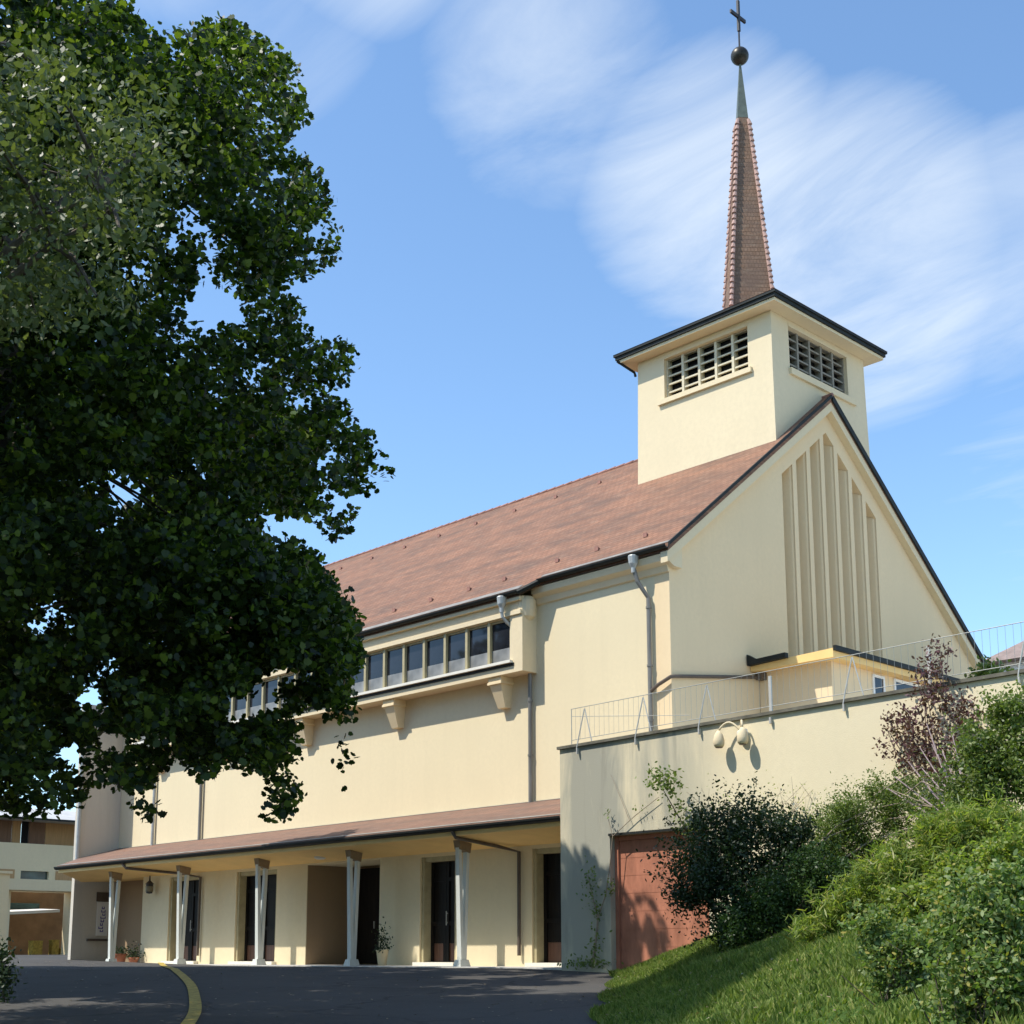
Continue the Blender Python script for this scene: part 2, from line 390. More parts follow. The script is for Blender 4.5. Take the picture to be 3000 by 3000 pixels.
prop(ln.build('yellow_line', M['yellow']), 'curved yellow line painted on the dark asphalt', 'road marking', kind='structure')

# ------------------------------------------------------------------ church
W, YM = 15.2, 6.9135
HE, HR = 9.802, 15.458                    # roof surface at the eave line y=-0.177, ridge
SL = (HR-HE)/(YM+0.177)
def roof_z(y): return HR - SL*abs(y-YM)
XL, XR = -26.4, 0.0
church = thing('church', (-13, 7, 0), 'cream stucco church with red tiled gable roof, bell tower, needle spire and columned portico', 'church')

# nave body below the roof
wt = 0.20
nv = MB(); nv.prism([(0, -0.3), (W, -0.3), (W, roof_z(W)-wt), (YM, HR-wt), (0, roof_z(0)-wt)], 'x', XL, -0.45)
nave = nv.build('nave_wall', M['cream'], church)
# gable wall with seven tall stepped slots
SB, SP, SWd = 4.74, 0.68, 0.50
slots = [(SB+SP*i, SB+SP*i+SWd) for i in range(7)]
def slot_top(y): return roof_z(y) - 1.02
gm = MB(); y_prev = 0.0
def gable_strip(a, b, z0, x0=-0.45, x1=0.0, top=None):
    top = top or (lambda y: roof_z(y)-wt)
    pts = [(a, z0), (b, z0), (b, top(b))]
    if a < YM < b: pts.append((YM, top(YM)))
    pts.append((a, top(a)))
    gm.prism(pts, 'x', x0, x1)
for (a, b) in slots:
    gable_strip(y_prev, a, 7.3)
    zt = lambda y: roof_z(y)-wt
    lo = [(a, slot_top(a)), (b, slot_top(b)), (b, zt(b))]
    if a < YM < b: lo = [(a, slot_top(a)), (YM, slot_top(YM)), (b, slot_top(b)), (b, zt(b)), (YM, zt(YM))]
    gm.prism(lo+[(a, zt(a))], 'x', -0.45, 0.0)
    y_prev = b
gable_strip(y_prev, W, 7.3)
gm.box(-0.45, 0, 0, W, -0.3, 7.3)
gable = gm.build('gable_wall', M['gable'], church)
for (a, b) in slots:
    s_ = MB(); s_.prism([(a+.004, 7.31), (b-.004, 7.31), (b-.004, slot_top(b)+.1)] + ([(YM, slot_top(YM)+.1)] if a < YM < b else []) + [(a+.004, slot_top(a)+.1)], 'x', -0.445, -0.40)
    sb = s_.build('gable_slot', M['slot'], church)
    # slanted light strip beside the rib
    q = MB(); q.hexa([(-.399, a+.34, 7.32), (-.399, b-.006, 7.32), (-.04, b-.006, 7.32), (-.08, b-.04, 7.32)],
                     [(-.399, a+.34, slot_top(a+.34)+.0), (-.399, b-.006, slot_top(b)-.02), (-.04, b-.006, slot_top(b)-.02), (-.08, b-.04, slot_top(b-.04)-.02)])
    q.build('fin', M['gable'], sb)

# roof: two slabs; the eave over the clerestory runs lower
VX = 0.233
rf = MB()
yA, yB = -0.30, -0.62
xk0, xk1 = -4.42, -3.95
def slab(poly):                            # poly of (x, y) on the front slope
    top = [(x, y, roof_z(y)) for x, y in poly]; bot = [(x, y, roof_z(y)-0.19) for x, y in poly]
    n = len(poly)
    rf.add(top+bot, [tuple(range(n)), tuple(range(n, 2*n))[::-1]]+[(i, n+i, n+(i+1) % n, (i+1) % n) for i in range(n)])
slab([(XL-.2, yB), (xk0, yB), (xk1, yA), (VX, yA), (VX, YM), (XL-.2, YM)])
slab([(XL-.2, YM+.001), (VX, YM+.001), (VX, W+.3), (XL-.2, W+.3)])
roof = rf.build('roof', M['tile'], church)
rc = MB(); x = XL
while x < VX:
    x2 = min(x+0.38, VX+.02); rc.tube([(x, YM, HR+.0), (x2+.03, YM, HR+.015)], [0.05, 0.058], 8); x = x2
rc.build('ridge_cap', M['hip'], roof)
vb = MB()                                  # verge boards under the tiles along the gable
for sgn in (-1, 1):
    ya = -.30 if sgn < 0 else W+.30
    z0, z1 = roof_z(ya)-.19, HR-.19
    vb.add([(VX-.02, ya, z0), (VX-.02, YM, z1), (VX-.02, YM, z1-.26), (VX-.02, ya, z0-.26), (.004, ya, z0), (.004, YM, z1), (.004, YM, z1-.26), (.004, ya, z0-.26)],
           [(0, 1, 2, 3), (7, 6, 5, 4), (0, 4, 5, 1), (3, 2, 6, 7), (0, 3, 7, 4), (1, 5, 6, 2)])
vb.build('verge_board', M['trim'], church)
ve = MB()
for sgn in (-1, 1):
    ya = -.30 if sgn < 0 else W+.30
    for (xa, xb) in ((VX+.002, VX+.05),):
        hf = .09 if sgn < 0 else .20
        z0, z1 = roof_z(ya)+.02, HR+.03
        ve.add([(xa, ya, z0), (xa, YM, z1), (xa, YM, z1-hf), (xa, ya, z0-hf), (xb, ya, z0), (xb, YM, z1), (xb, YM, z1-hf), (xb, ya, z0-hf)],
               [(0, 1, 2, 3), (7, 6, 5, 4), (0, 4, 5, 1), (3, 2, 6, 7), (0, 3, 7, 4), (1, 5, 6, 2)])
ve.build('verge_flashing', M['gutter'], church)
hk = None                                  # little snow hooks on the tiles
def hook(x, y):
    global hk
    z = roof_z(y)
    if hk is None:
        h = MB(); h.box(x-.02, x+.02, y-.05, y+.05, z-.02, z+.07); h.box(x-.06, x+.06, y-.062, y-.051, z-.03, z+.08)
        hk = h.build('roof_hook', M['hip'], roof, origin=(x, y, z)); hk0.append((x, y, z)); return
    dup(hk, (x-hk0[0][0], y-hk0[0][1], z-hk0[0][2]))
hk0 = []
for i in range(12): hook(-1.0-1.55*i+random.uniform(-.15, .15), 0.45 if i < 3 else 0.2)
for i in range(10): hook(-5.6-1.9*i, 5.9)

# gutters with downpipe hoppers
def gutter(name, x0, x1, y, z, r=0.085):
    g = MB(); n = 9; vs = []; 
    prof = [(y + r*math.cos(math.pi+math.pi*k/(n-1)), z + r*math.sin(math.pi+math.pi*k/(n-1))) for k in range(n)]
    prof += [(p[0]*0.82+y*0.18, p[1]*0.82+z*0.18+.004) for p in prof[::-1]]
    g.prism(prof, 'x', x0, x1)
    return g.build(name, M['gutter'], church)
gutter('gutter', xk1-.02, VX+.02, yA-.06, roof_z(yA)-.06)
gutter('gutter', XL-.2, xk0+.04, yB-.06, roof_z(yB)-.06)
g = MB(); g.tube([(xk0, yB-.06, roof_z(yB)-.11), (xk1, yA-.06, roof_z(yA)-.11)], 0.075, 8); g.build('gutter', M['gutter'], church)
lip = MB()                                 # light zinc edge strip above the gutters
lip.add([(XL-.2, yB-.005, roof_z(yB)+.012), (xk0, yB-.005, roof_z(yB)+.012), (xk0, yB+.16, roof_z(yB+.16)+.012), (XL-.2, yB+.16, roof_z(yB+.16)+.012)], [(0, 1, 2, 3)])
lip.add([(xk1, yA-.005, roof_z(yA)+.012), (VX, yA-.005, roof_z(yA)+.012), (VX, yA+.10, roof_z(yA+.10)+.012), (xk1, yA+.10, roof_z(yA+.10)+.012)], [(0, 1, 2, 3)])
lip.build('eave_flashing', M['flash'], roof)
# cornice mouldings
cn = MB(); zc = roof_z(yA)-.19
cn.prism([(0, zc-.42), (-.06, zc-.40), (-.10, zc-.26), (-.24, zc-.18), (-.27, zc-.02), (0, zc+.15)], 'x', -4.34, 0.02)
cn.prism([(0, zc-.30), (.30, zc-.30), (.30, zc+.30), (-.2, zc-.10), (-.2, zc-.2)], 'x', 0.022, 0.16)
cn.build('cornice', M['trim'], church)

# clerestory box with the window band
BX, BD, ZB0 = -4.398, 0.519, 7.335
ZB1 = roof_z(yB)-.16
cb = MB()
zw0, zw1 = 7.66, 8.80
xw0, NW, PW = -4.86, 22, 0.872
xwl = xw0-NW*PW
XBL = xwl-.45
cb.box(XBL, BX, -BD, -.001, ZB0, zw0)
cb.box(XBL, BX, -BD, -.001, zw1, ZB1)
cb.box(xw0, BX, -BD, -.001, zw0, zw1); cb.box(XBL, xwl, -BD, -.001, zw0, zw1)
cb.box(xwl, xw0, -.22, -.001, zw0, zw1)
box = cb.build('clerestory_box', M['trim'], church)
mo = MB(); mo.box(XBL, BX-.02, -BD-.05, -BD, zw1+.02, zw1+.13); mo.box(XBL, BX-.02, -BD-.09, -BD, ZB1-.12, ZB1-.02); mo.build('moulding', M['trim'], box)
hd = MB(); hd.lathe((BX-.10, -.28, ZB1-.62), [(0.10, 0), (0.22, .10), (.25, .26), (.25, .52), (.2, .62)], 16); hd.build('corner_head', M['trim'], box)
sl = MB(); sl.box(xwl-.06, xw0+.10, -BD-.10, -BD+.02, zw0-.075, zw0-.004); sl.build('window_sill', M['sill'], box)
ds = MB(); ds.box(XBL, xw0+.16, -BD-.02, -BD-.002, zw0-.15, zw0-.076); ds.build('drip_edge', M['gutter'], box)
wf = MB(); x1 = xw0; x0 = xw0-PW
wf.box(x0-.0, x0+.09, -BD+.03, -BD+.20, zw0, zw1); wf.box(x0+.09, x1, -BD+.08, -BD+.2, zw1-.06, zw1-.002); wf.box(x0+.09, x1, -BD+.08, -BD+.2, zw0+.002, zw0+.05)
win = wf.build('clerestory_window', M['mullion'], church, origin=(x0, -BD, zw0))
pn = MB(); pn.box(x0+.092, x1-.002, -BD+.12, -BD+.13, zw0+.38, zw1-.06); pn.build('pane', M['glass'], win, origin=(x0, -BD, zw0))
pn = MB(); pn.box(x0+.092, x1-.002, -BD+.115, -BD+.13, zw0+.05, zw0+.378); pn.build('frosted_pane', M['frost'], win, origin=(x0, -BD, zw0))
for i in range(1, NW): dup_tree(win, (-PW*i, 0, 0))
# corbels under the box
cr = MB(); xc = -5.50
cr.hexa([(xc-.14, -.20, 6.55), (xc+.14, -.20, 6.55), (xc+.14, -.0, 6.55), (xc-.14, -.0, 6.55)], [(xc-.21, -.43, 7.14), (xc+.21, -.43, 7.14), (xc+.21, 0, 7.14), (xc-.21, 0, 7.14)])
cr.box(xc-.26, xc+.26, -.47, -.0, 7.14, 7.20); cr.box(xc-.24, xc+.24, -.45, -.0, 7.20, 7.334)
crb = cr.build('corbel', M['pale'], church, origin=(xc, 0, 7.3))
for i in range(1, 5): dup(crb, (-4.37*i, 0, 0))

# downpipes
def pipe(name, pts, r, mat, parent=church): return MB().tube(pts, r, 10).build(name, mat, parent, smooth_=False)
pipe('downpipe', [(-4.56, -.09, 7.33), (-4.56, -.09, 3.95)], 0.055, M['zinc'])
pipe('downpipe', [(-20.25, -.09, 7.33), (-20.25, -.09, 3.95)], 0.055, M['zinc'])
pipe('downpipe', [(-23.34, -.09, 7.33), (-23.34, -.09, 3.95)], 0.055, M['zincl'])
dp = pipe('downpipe', [(-.78, yA-.06, roof_z(yA)-.2), (-.78, yA-.06, roof_z(yA)-.42), (-.72, -.30, roof_z(yA)-.75), (-.56, -.10, roof_z(yA)-1.15), (-.56, -.10, 4.5)], 0.055, M['zinc'])
for (x, y, z) in ((-.78, yA-.07, roof_z(yA)-.42), (-4.98, yB-.07, roof_z(yB)-.42)):
    h = MB(); h.lathe((x, y, z), [(.055, -.12), (.06, 0), (.11, .10), (.13, .28), (.12, .30)], 12); h.build('hopper', M['zincl'], church)
pipe('downpipe', [(-4.98, yB-.07, roof_z(yB)-.52), (-4.97, yB-.05, roof_z(yB)-.66), (-4.93, -.56, roof_z(yB)-.78), (-4.90, -.45, roof_z(yB)-.86)], 0.045, M['zincl'])
pipe('downpipe', [(-.56, -.10, 6.30), (-.30, -.12, 6.43), (.06, -.10, 6.57), (.08, .05, 6.60), (.08, 3.25, 7.02)], 0.045, M['pipe'])
for z in (8.3, 6.9, 5.6):
    c = MB(); c.tube([(-.56, -.10, z), (-.56, -.10, z+.05)], 0.07, 10); c.build('pipe_clamp', M['zinc'], church)
for z in (6.6, 5.2):
    c = MB(); c.tube([(-4.56, -.09, z), (-4.56, -.09, z+.05)], 0.07, 10); c.build('pipe_clamp', M['zinc'], church)

# bell tower
TX, TL, TW, TE, TAP = -0.087, 4.70, 2.285, 17.371, 0.012
TC = TX-TL/2
def tower_at(z):
    e = TAP*(TE-z)
    return TC-TL/2-e, TC+TL/2+e, YM-TW-e, YM+TW+e
tw = MB()
def ring(z):
    a, b, c, d = tower_at(z); return [(a, c, z), (b, c, z), (b, d, z), (a, d, z)]
lw, hw = ring(12.6), ring(15.88)
tw.hexa([lw[0], (-.46, lw[1][1], 12.6), (-.46, lw[2][1], 12.6), lw[3]], [hw[0], (-.46, hw[1][1], 15.88), (-.46, hw[2][1], 15.88), hw[3]])
ta = lambda z: tower_at(z)
za_ = 13.45
ya_, yb_ = ta(za_)[2], ta(za_)[3]
fx = [hw[1][0]+.045, hw[1][0]+.03, hw[1][0]+.045, hw[1][0], hw[1][0]]
fy = [(ya_, za_), (YM, HR-.12), (yb_, za_), (hw[2][1], 15.88), (hw[1][1], 15.88)]
tw.add([(-.459, y_, z_) for y_, z_ in fy]+[(x_, y_, z_) for x_, (y_, z_) in zip(fx, fy)], [(4, 3, 2, 1, 0), (5, 6, 7, 8, 9)]+[(i, (i+1) % 5, 5+(i+1) % 5, 5+i) for i in range(5)])
ztop = 17.12
a, b, c, d = tower_at(16.5)
ins = 0.35
tw.hexa([(a+ins, c+ins, 15.88), (b-ins, c+ins, 15.88), (b-ins, d-ins, 15.88), (a+ins, d-ins, 15.88)], [(a+ins, c+ins, TE-.06), (b-ins, c+ins, TE-.06), (b-ins, d-ins, TE-.06), (a+ins, d-ins, TE-.06)])
lx0, lx1, ly0, ly1 = -3.80, -0.86, 5.42, 8.30
# piers at the four corners (front and side openings are left free)
lo, hi = tower_at(15.88), tower_at(TE-.06)
def pier(x0, x1, y0, y1):
    tw.hexa([(x0[0], y0[0], 15.881), (x1[0], y0[0], 15.881), (x1[0], y1[0], 15.881), (x0[0], y1[0], 15.881)],
            [(x0[1], y0[1], TE-.06), (x1[1], y0[1], TE-.06), (x1[1], y1[1], TE-.06), (x0[1], y1[1], TE-.06)])
A0 = (lo[0], hi[0]); A1 = (lo[1], hi[1]); C0 = (lo[2], hi[2]); C1 = (lo[3], hi[3]); k = lambda v: (v, v)
pier(A0, k(lx0), C0, k(C0[1]+ins)); pier(k(lx1), A1, C0, k(C0[1]+ins))
pier(k(A1[1]-ins), A1, k(C0[1]+ins+.001), k(ly0)); pier(k(A1[1]-ins), A1, k(ly1), C1)
pier(A0, k(A0[1]+ins), k(C0[1]+ins+.001), C1)
tw.hexa([(lx0, lo[2], ztop), (lx1, lo[2], ztop), (lx1, lo[2]+ins, ztop), (lx0, lo[2]+ins, ztop)], [(lx0, hi[2], TE-.06), (lx1, hi[2], TE-.06), (lx1, hi[2]+ins, TE-.06), (lx0, hi[2]+ins, TE-.06)])
tw.hexa([(lo[1]-ins, ly0, ztop), (lo[1], ly0, ztop), (lo[1], ly1, ztop), (lo[1]-ins, ly1, ztop)], [(hi[1]-ins, ly0, TE-.06), (hi[1], ly0, TE-.06), (hi[1], ly1, TE-.06), (hi[1]-ins, ly1, TE-.06)])
tower = tw.build('bell_tower', M['towerw'], church)
def louvre(front):
    nb, nr = 5, 5
    z0, z1 = 15.885, ztop-.002
    fr = MB(); bk = MB(); sa = MB()
    if front:
        ya = C0[1]+.10; L0, L1 = lx0+.004, lx1-.004
        bx_ = lambda u0, u1, d0, d1, za, zb, m: m.box(u0, u1, ya+d0, ya+d1, za, zb)
    else:
        xa = A1[1]-.10; L0, L1 = ly0+.004, ly1-.004
        bx_ = lambda u0, u1, d0, d1, za, zb, m: m.box(xa-d1, xa-d0, u0, u1, za, zb)
    bx_(L0, L1, .20, .24, z0, z1, bk)
    wb = (L1-L0)/nb
    for i in range(nb+1):
        c_ = L0+wb*i; bx_(max(L0, c_-.04), min(L1, c_+.04), 0.0, .199, z0, z1, fr)
    hr_ = (z1-z0)/nr
    for j in range(nr+1):
        zc_ = z0+hr_*j
        for i in range(nb):
            u0, u1 = L0+wb*i+.041, L0+wb*(i+1)-.041
            if i == 0: u0 = L0+.041
            d = 0.03 if j else 0.02
            lowz, hiz = max(z0, zc_-.034), min(z1, zc_+.034)
            if front: sa.hexa([(u0, ya+.02, lowz), (u1, ya+.02, lowz), (u1, ya+.17, lowz+.05), (u0, ya+.17, lowz+.05)], [(u0, ya+.02, hiz-.02), (u1, ya+.02, hiz-.02), (u1, ya+.17, hiz+.03 if hiz+.03 < z1 else z1), (u0, ya+.17, hiz+.03 if hiz+.03 < z1 else z1)])
            else: sa.hexa([(xa-.02, u0, lowz), (xa-.02, u1, lowz), (xa-.17, u1, lowz+.05), (xa-.17, u0, lowz+.05)], [(xa-.02, u0, hiz-.02), (xa-.02, u1, hiz-.02), (xa-.17, u1, min(z1, hiz+.03)), (xa-.17, u0, min(z1, hiz+.03))])
    lm_ = M['louvre'] if front else M['louvre_shade']
    o = fr.build('louvre_window', lm_, tower)
    bk.build('dark_opening', M['black'], o); sa.build('slats', lm_, o)
    s = MB()
    if front: s.box(L0-.2, L1+.14, C0[0]-.09, C0[0]+.05, 15.74, 15.883)
    else: s.box(A1[0]-.05, A1[0]+.09, L0-.06, L1+.28, 15.70, 15.883)
    s.build('sill', M['trim'], o)
louvre(True); louvre(False)
# overhanging tower roof: soffit, dark eave and shallow pyramid
a, b, c, d = TC-TL/2, TC+TL/2, YM-TW, YM+TW
ov = 0.42
sf = MB(); sf.box(a-ov, b+ov, c-ov, d+ov, TE-.055, TE+.03); sf.build('soffit', M['trim'], tower)
ef = MB(); ef.box(a-ov-.05, b+ov+.05, c-ov-.05, d+ov+.05, TE+.032, TE+.13)
ef.box(a-ov-.09, b+ov+.09, c-ov-.09, d+ov+.09, TE+.131, TE+.20); ef.build('eave', M['gutter'], tower)
tr = MB(); o1 = ov+.10
tr.add([(a-o1, c-o1, TE+.202), (b+o1, c-o1, TE+.202), (b+o1, d+o1, TE+.202), (a-o1, d+o1, TE+.202), (TC, YM, TE+1.6)], [(0, 1, 4), (1, 2, 4), (2, 3, 4), (3, 0, 4), (3, 2, 1, 0)])
tr.build('tower_roof', M['tile'], tower)
q_ = MB(); q_.tube([(a-ov+.02, c-ov-.05, TE+.0), (a-.1, c-.05, TE-.32), (a-.06, c-.05, TE-.45)], .04, 8); q_.build('downpipe', M['gutter'], tower)
# needle spire, square on plan and turned
TH, ZA, R18 = rad(3), 27.25, 0.95
def sp_r(z): return R18*(ZA-z)/(ZA-18)
def sp_ring(z, k=1.0): return [(TC+sp_r(z)*k*math.cos(TH+i*math.pi/2), YM+sp_r(z)*k*math.sin(TH+i*math.pi/2), z) for i in range(4)]
s = MB(); s.hexa(sp_ring(17.7), sp_ring(25.1)); spire = s.build('spire', M['spire'], church)
s = MB(); s.hexa(sp_ring(25.101, 1.02), sp_ring(27.02, 1.3)); s.build('spire_cap', M['lead'], spire)
for i in range(4):
    hp = MB(); z = 17.8
    while z < 25.0:
        r0, r1 = sp_r(z), sp_r(z+.19); an = TH+i*math.pi/2; ca, sa_ = math.cos(an), math.sin(an)
        hp.tube([(TC+(r0+.030)*ca, YM+(r0+.030)*sa_, z), (TC+(r1-.005)*ca, YM+(r1-.005)*sa_, z+.20)], [.072, .048], 7); z += .19
    hp.build('hip_tiles', M['hipl'], spire)
bl = MB(); ZBALL, RB = 27.254, 0.275
bl.lathe((TC, YM, ZBALL), [(RB*math.cos(t), RB*math.sin(t)) for t in np.linspace(-1.56, 1.56, 15)], 24)
ball = bl.build('spire_ball', M['ball'], spire, smooth_=True)
xr = MB(); xr.tube([(TC, YM, ZBALL+.28), (TC, YM, 28.3)], .028, 8); xr.box(TC-.035, TC+.035, YM-.045, YM+.045, 28.1, 29.15); xr.box(TC-.03, TC+.03, YM-.40, YM+.34, 28.54, 28.65)
xr.build('cross', M['iron'], spire)

# portico ----------------------------------------------------------
YB = -1.5                                   # wall behind the columns
openings = [(-3.10, -1.2, 'door'), (-7.15, -5.77, 'door'), (-12.07, -8.80, 'recess'), (-15.68, -13.56, 'door'), (-19.57, -17.77, 'door')]
zh = 2.72
pw = MB(); edges = sorted(openings)
cur = -21.26
for (o0, o1, kd) in edges:
    pw.box(cur, o0, YB, -.002, -.25, 2.80); cur = o1
    pw.box(o0, o1, YB, -.002, zh, 2.80) if kd == 'door' else pw.box(o0, o1, YB, -.002, 2.76, 2.80)
pw.box(cur, -.60, YB, -.002, -.25, 2.80)
for (o0, o1, kd) in edges:
    if kd == 'door': pw.box(o0, o1, -.45, -.002, -.25, zh-.001)
pwall = pw.build('portico_wall', M['cream'], church)
for (o0, o1, kd) in edges:
    if kd == 'door':
        f_ = MB(); yd = YB+.30
        f_.box(o0+.002, o0+.10, YB+.05, yd+.12, 0.09, zh-.002); f_.box(o1-.10, o1-.002, YB+.05, yd+.12, 0.09, zh-.002); f_.box(o0+.102, o1-.102, YB+.08, yd+.12, zh-.12, zh-.003)
        dr = f_.build('door', M['mullion'], church)
        p_ = MB(); mid = (o0+o1)/2
        for (u0, u1) in ((o0+.102, mid-.005), (mid+.005, o1-.102)):
            p_.box(u0, u1, yd+.02, yd+.07, .55, zh-.122)
            p_.box(u0, u0+.10, yd-.015, yd+.018, .10, zh-.124); p_.box(u1-.10, u1, yd-.015, yd+.018, .10, zh-.124)
            p_.box(u0+.101, u1-.101, yd-.015, yd+.018, 2.1, 2.2); p_.box(u0+.101, u1-.101, yd-.015, yd+.018, 1.0, 1.1)
        p_.build('door_leaf', M['door'], dr)
        k_ = MB(); k_.box(o0+.103, o1-.103, yd+.025, yd+.065, .102, .548); k_.build('kick_panel', M['doorlow'], dr)
        h_ = MB(); h_.tube([(mid+.06, yd-.06, 1.0), (mid+.06, yd-.06, 1.35)], .015, 6); h_.box(mid+.05, mid+.07, yd-.06, yd-.014, 1.05, 1.08); h_.box(mid+.05, mid+.07, yd-.06, yd-.014, 1.28, 1.31); h_.build('handle', M['zincl'], dr)
        st = MB(); st.box(o0-.08, o1+.08, YB-.16, YB+.45, 0.002, .088); st.build('door_step', M['sill'], church)
# entrance recesses with dark wood doors at the back
for (o0, o1, yd) in ((-12.07, -8.80, 0.15),):
    r_ = MB(); 
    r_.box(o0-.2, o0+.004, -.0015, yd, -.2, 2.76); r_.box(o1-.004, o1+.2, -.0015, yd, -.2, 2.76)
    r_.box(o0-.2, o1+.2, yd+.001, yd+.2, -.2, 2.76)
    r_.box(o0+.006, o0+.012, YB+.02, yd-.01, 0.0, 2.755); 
    r_.build('entrance_recess', M['brown'], church)  # brown lining colour carries the shade and bounce light of the recess
    e_ = MB(); e_.box(o0+.08, o1-.08, yd-.08, yd-.02, 0.02, 2.70); eo = e_.build('entrance_door', M['door'], church)
    for q0 in (0.28, 0.62):
        xx = o0+.25+(o1-o0-.35)*q0; h_ = MB(); h_.box(xx, xx+.03, yd-.11, yd-.081, 1.0, 1.2); h_.build('handle', M['zincl'], eo)
# cut the nave body behind the recesses: dark linings are set in front of it, so the nave face is opened there
bmx = bmesh.new()
nave.data.clear_geometry()
nv = MB()
cuts = [(-12.27, -8.60)]
prof_hi = [(0, 2.81), (W, 2.81), (W, roof_z(W)-wt), (YM, HR-wt), (0, roof_z(0)-wt)]
nv.prism(prof_hi, 'x', XL, -0.45)
cur = XL
for (u0, u1) in cuts:
    nv.box(cur, u0, 0, W, -.3, 2.809); nv.box(u0, u1, .6, W, -.3, 2.809); cur = u1
nv.box(cur, -0.45, 0, W, -.3, 2.809)
nave.data.from_pydata(nv.v, [], nv.f); nave.data.update()
bmx.from_mesh(nave.data); bmesh.ops.recalc_face_normals(bmx, faces=bmx.faces); bmx.to_mesh(nave.data); bmx.free()
q = MB(); q.box(-25.895, -21.262, -.014, -.0015, 0.001, 2.86); q.build('porch_back_wall', M['brown'], church)  # shade of the open porch bay put into a brown panel
# floor, soffit, roof, fascia, gutter
fl = MB(); fl.box(-25.6, -.62, -2.85, -.003, -.3, 0.0); fl.build('portico_floor', M['slab'], church)
so = MB(); so.hexa([(-24.2, -2.98, 3.02), (-.62, -2.98, 3.02), (-.62, YB-.0, 2.80), (-25.6, YB-.0, 2.80)], [(-24.2, -2.98, 3.06), (-.62, -2.98, 3.06), (-.62, -.01, 2.86), (-25.6, -.01, 2.86)])
so.build('portico_soffit', M['soffit'], church)
PT = 4.06
pr = MB(); zr_ = lambda y: PT + (PT-3.24)/3.03*y
poly = [(-24.35, -3.03), (-.60, -3.03), (-.60, 0), (-25.88, 0), (-25.88, -1.5)]
top = [(x, y, zr_(y)) for x, y in poly]; bot = [(x, y, zr_(y)-.10) for x, y in poly]; n = 5
pr.add(top+bot, [tuple(range(n)), tuple(range(n, 2*n))[::-1]]+[(i, n+i, n+(i+1) % n, (i+1) % n) for i in range(n)])
proof = pr.build('portico_roof', M['tile2'], church)
fa = MB(); fa.box(-24.3, -.62, -3.0, -2.955, 3.0, 3.13); fa.build('portico_fascia', M['soffit'], church)
gutter('gutter', -24.4, -.61, -3.03, 3.205, 0.105)
lp = MB(); lp.add([(-24.35, -3.028, zr_(-3.028)+.012), (-.6, -3.028, zr_(-3.028)+.012), (-.6, -2.85, zr_(-2.85)+.012), (-24.35, -2.85, zr_(-2.85)+.012)], [(0, 1, 2, 3)])
lp.add([(-25.86, -.12, zr_(-.12)+.012), (-.6, -.12, zr_(-.12)+.012), (-.6, -.005, zr_(-.005)+.012), (-25.86, -.005, zr_(-.005)+.012)], [(0, 1, 2, 3)])
lp.build('eave_flashing', M['flash'], proof)
# columns: pairs of slender fins that spread into a V
XC0, CS, YC = -21.576, 4.245, -2.344
cm = MB(); x = XC0
for (yt, yb2, zt) in ((-2.47, -2.375, 2.78), (-2.21, -2.31, 2.70)):
    cm.hexa([(x-.075, yb2-.05, .10), (x+.075, yb2-.05, .10), (x+.075, yb2+.05, .10), (x-.075, yb2+.05, .10)], [(x-.06, yt-.045, zt), (x+.06, yt-.045, zt), (x+.06, yt+.045, zt), (x-.06, yt+.045, zt)])
cm.hexa([(x-.14, YC-.16, 0.001), (x+.14, YC-.16, 0.001), (x+.14, YC+.16, 0.001), (x-.14, YC+.16, 0.001)], [(x-.095, YC-.13, .16), (x+.095, YC-.13, .16), (x+.095, YC+.13, .16), (x-.095, YC+.13, .16)])
col0 = cm.build('column', M['column'], church, origin=(x, YC, 0))
cp = MB(); cp.hexa([(x-.10, -2.50, 2.74), (x+.10, -2.50, 2.74), (x+.10, -2.17, 2.66), (x-.10, -2.17, 2.66)], [(x-.11, -2.54, 2.96), (x+.11, -2.54, 2.96), (x+.11, -2.14, 2.89), (x-.11, -2.14, 2.89)])
cp.build('capital', M['capital'], col0, origin=(x, YC, 0))
for i in range(1, 5): dup_tree(col0, (CS*i, 0, 0))
# portico drain elbows
pipe('downpipe', [(-4.15, -3.06, 3.10), (-4.12, -2.98, 2.96), (-3.85, -1.9, 2.80), (-3.45, -1.58, 2.66), (-3.45, -1.58, .25)], .045, M['pipe'])
pipe('downpipe', [(-19.8, -3.06, 3.10), (-19.7, -2.98, 2.96), (-18.3, -1.9, 2.78), (-17.6, -1.58, 2.64), (-17.6, -1.58, .25)], .045, M['pipe'])
# end wing: a projecting pier wall at the far end
wg = MB(); wg.box(-26.10, -25.9, -1.62, -.002, -.3, 9.2); wg.build('end_wing', stucco('grey_stucco', (0.62, 0.56, 0.46), streak=0.12), church)
pipe('downpipe', [(-25.84, -1.60, 9.1), (-25.84, -1.60, 3.45)], .075, M['zincl'])
wn = MB(); wn.box(-25.898, -25.86, -.76, -.30, 2.15, 2.48); wn.box(-25.898, -25.80, -1.06, -.20, .76, .84); wo = wn.build('wing_ledge', M['pipe'], church)

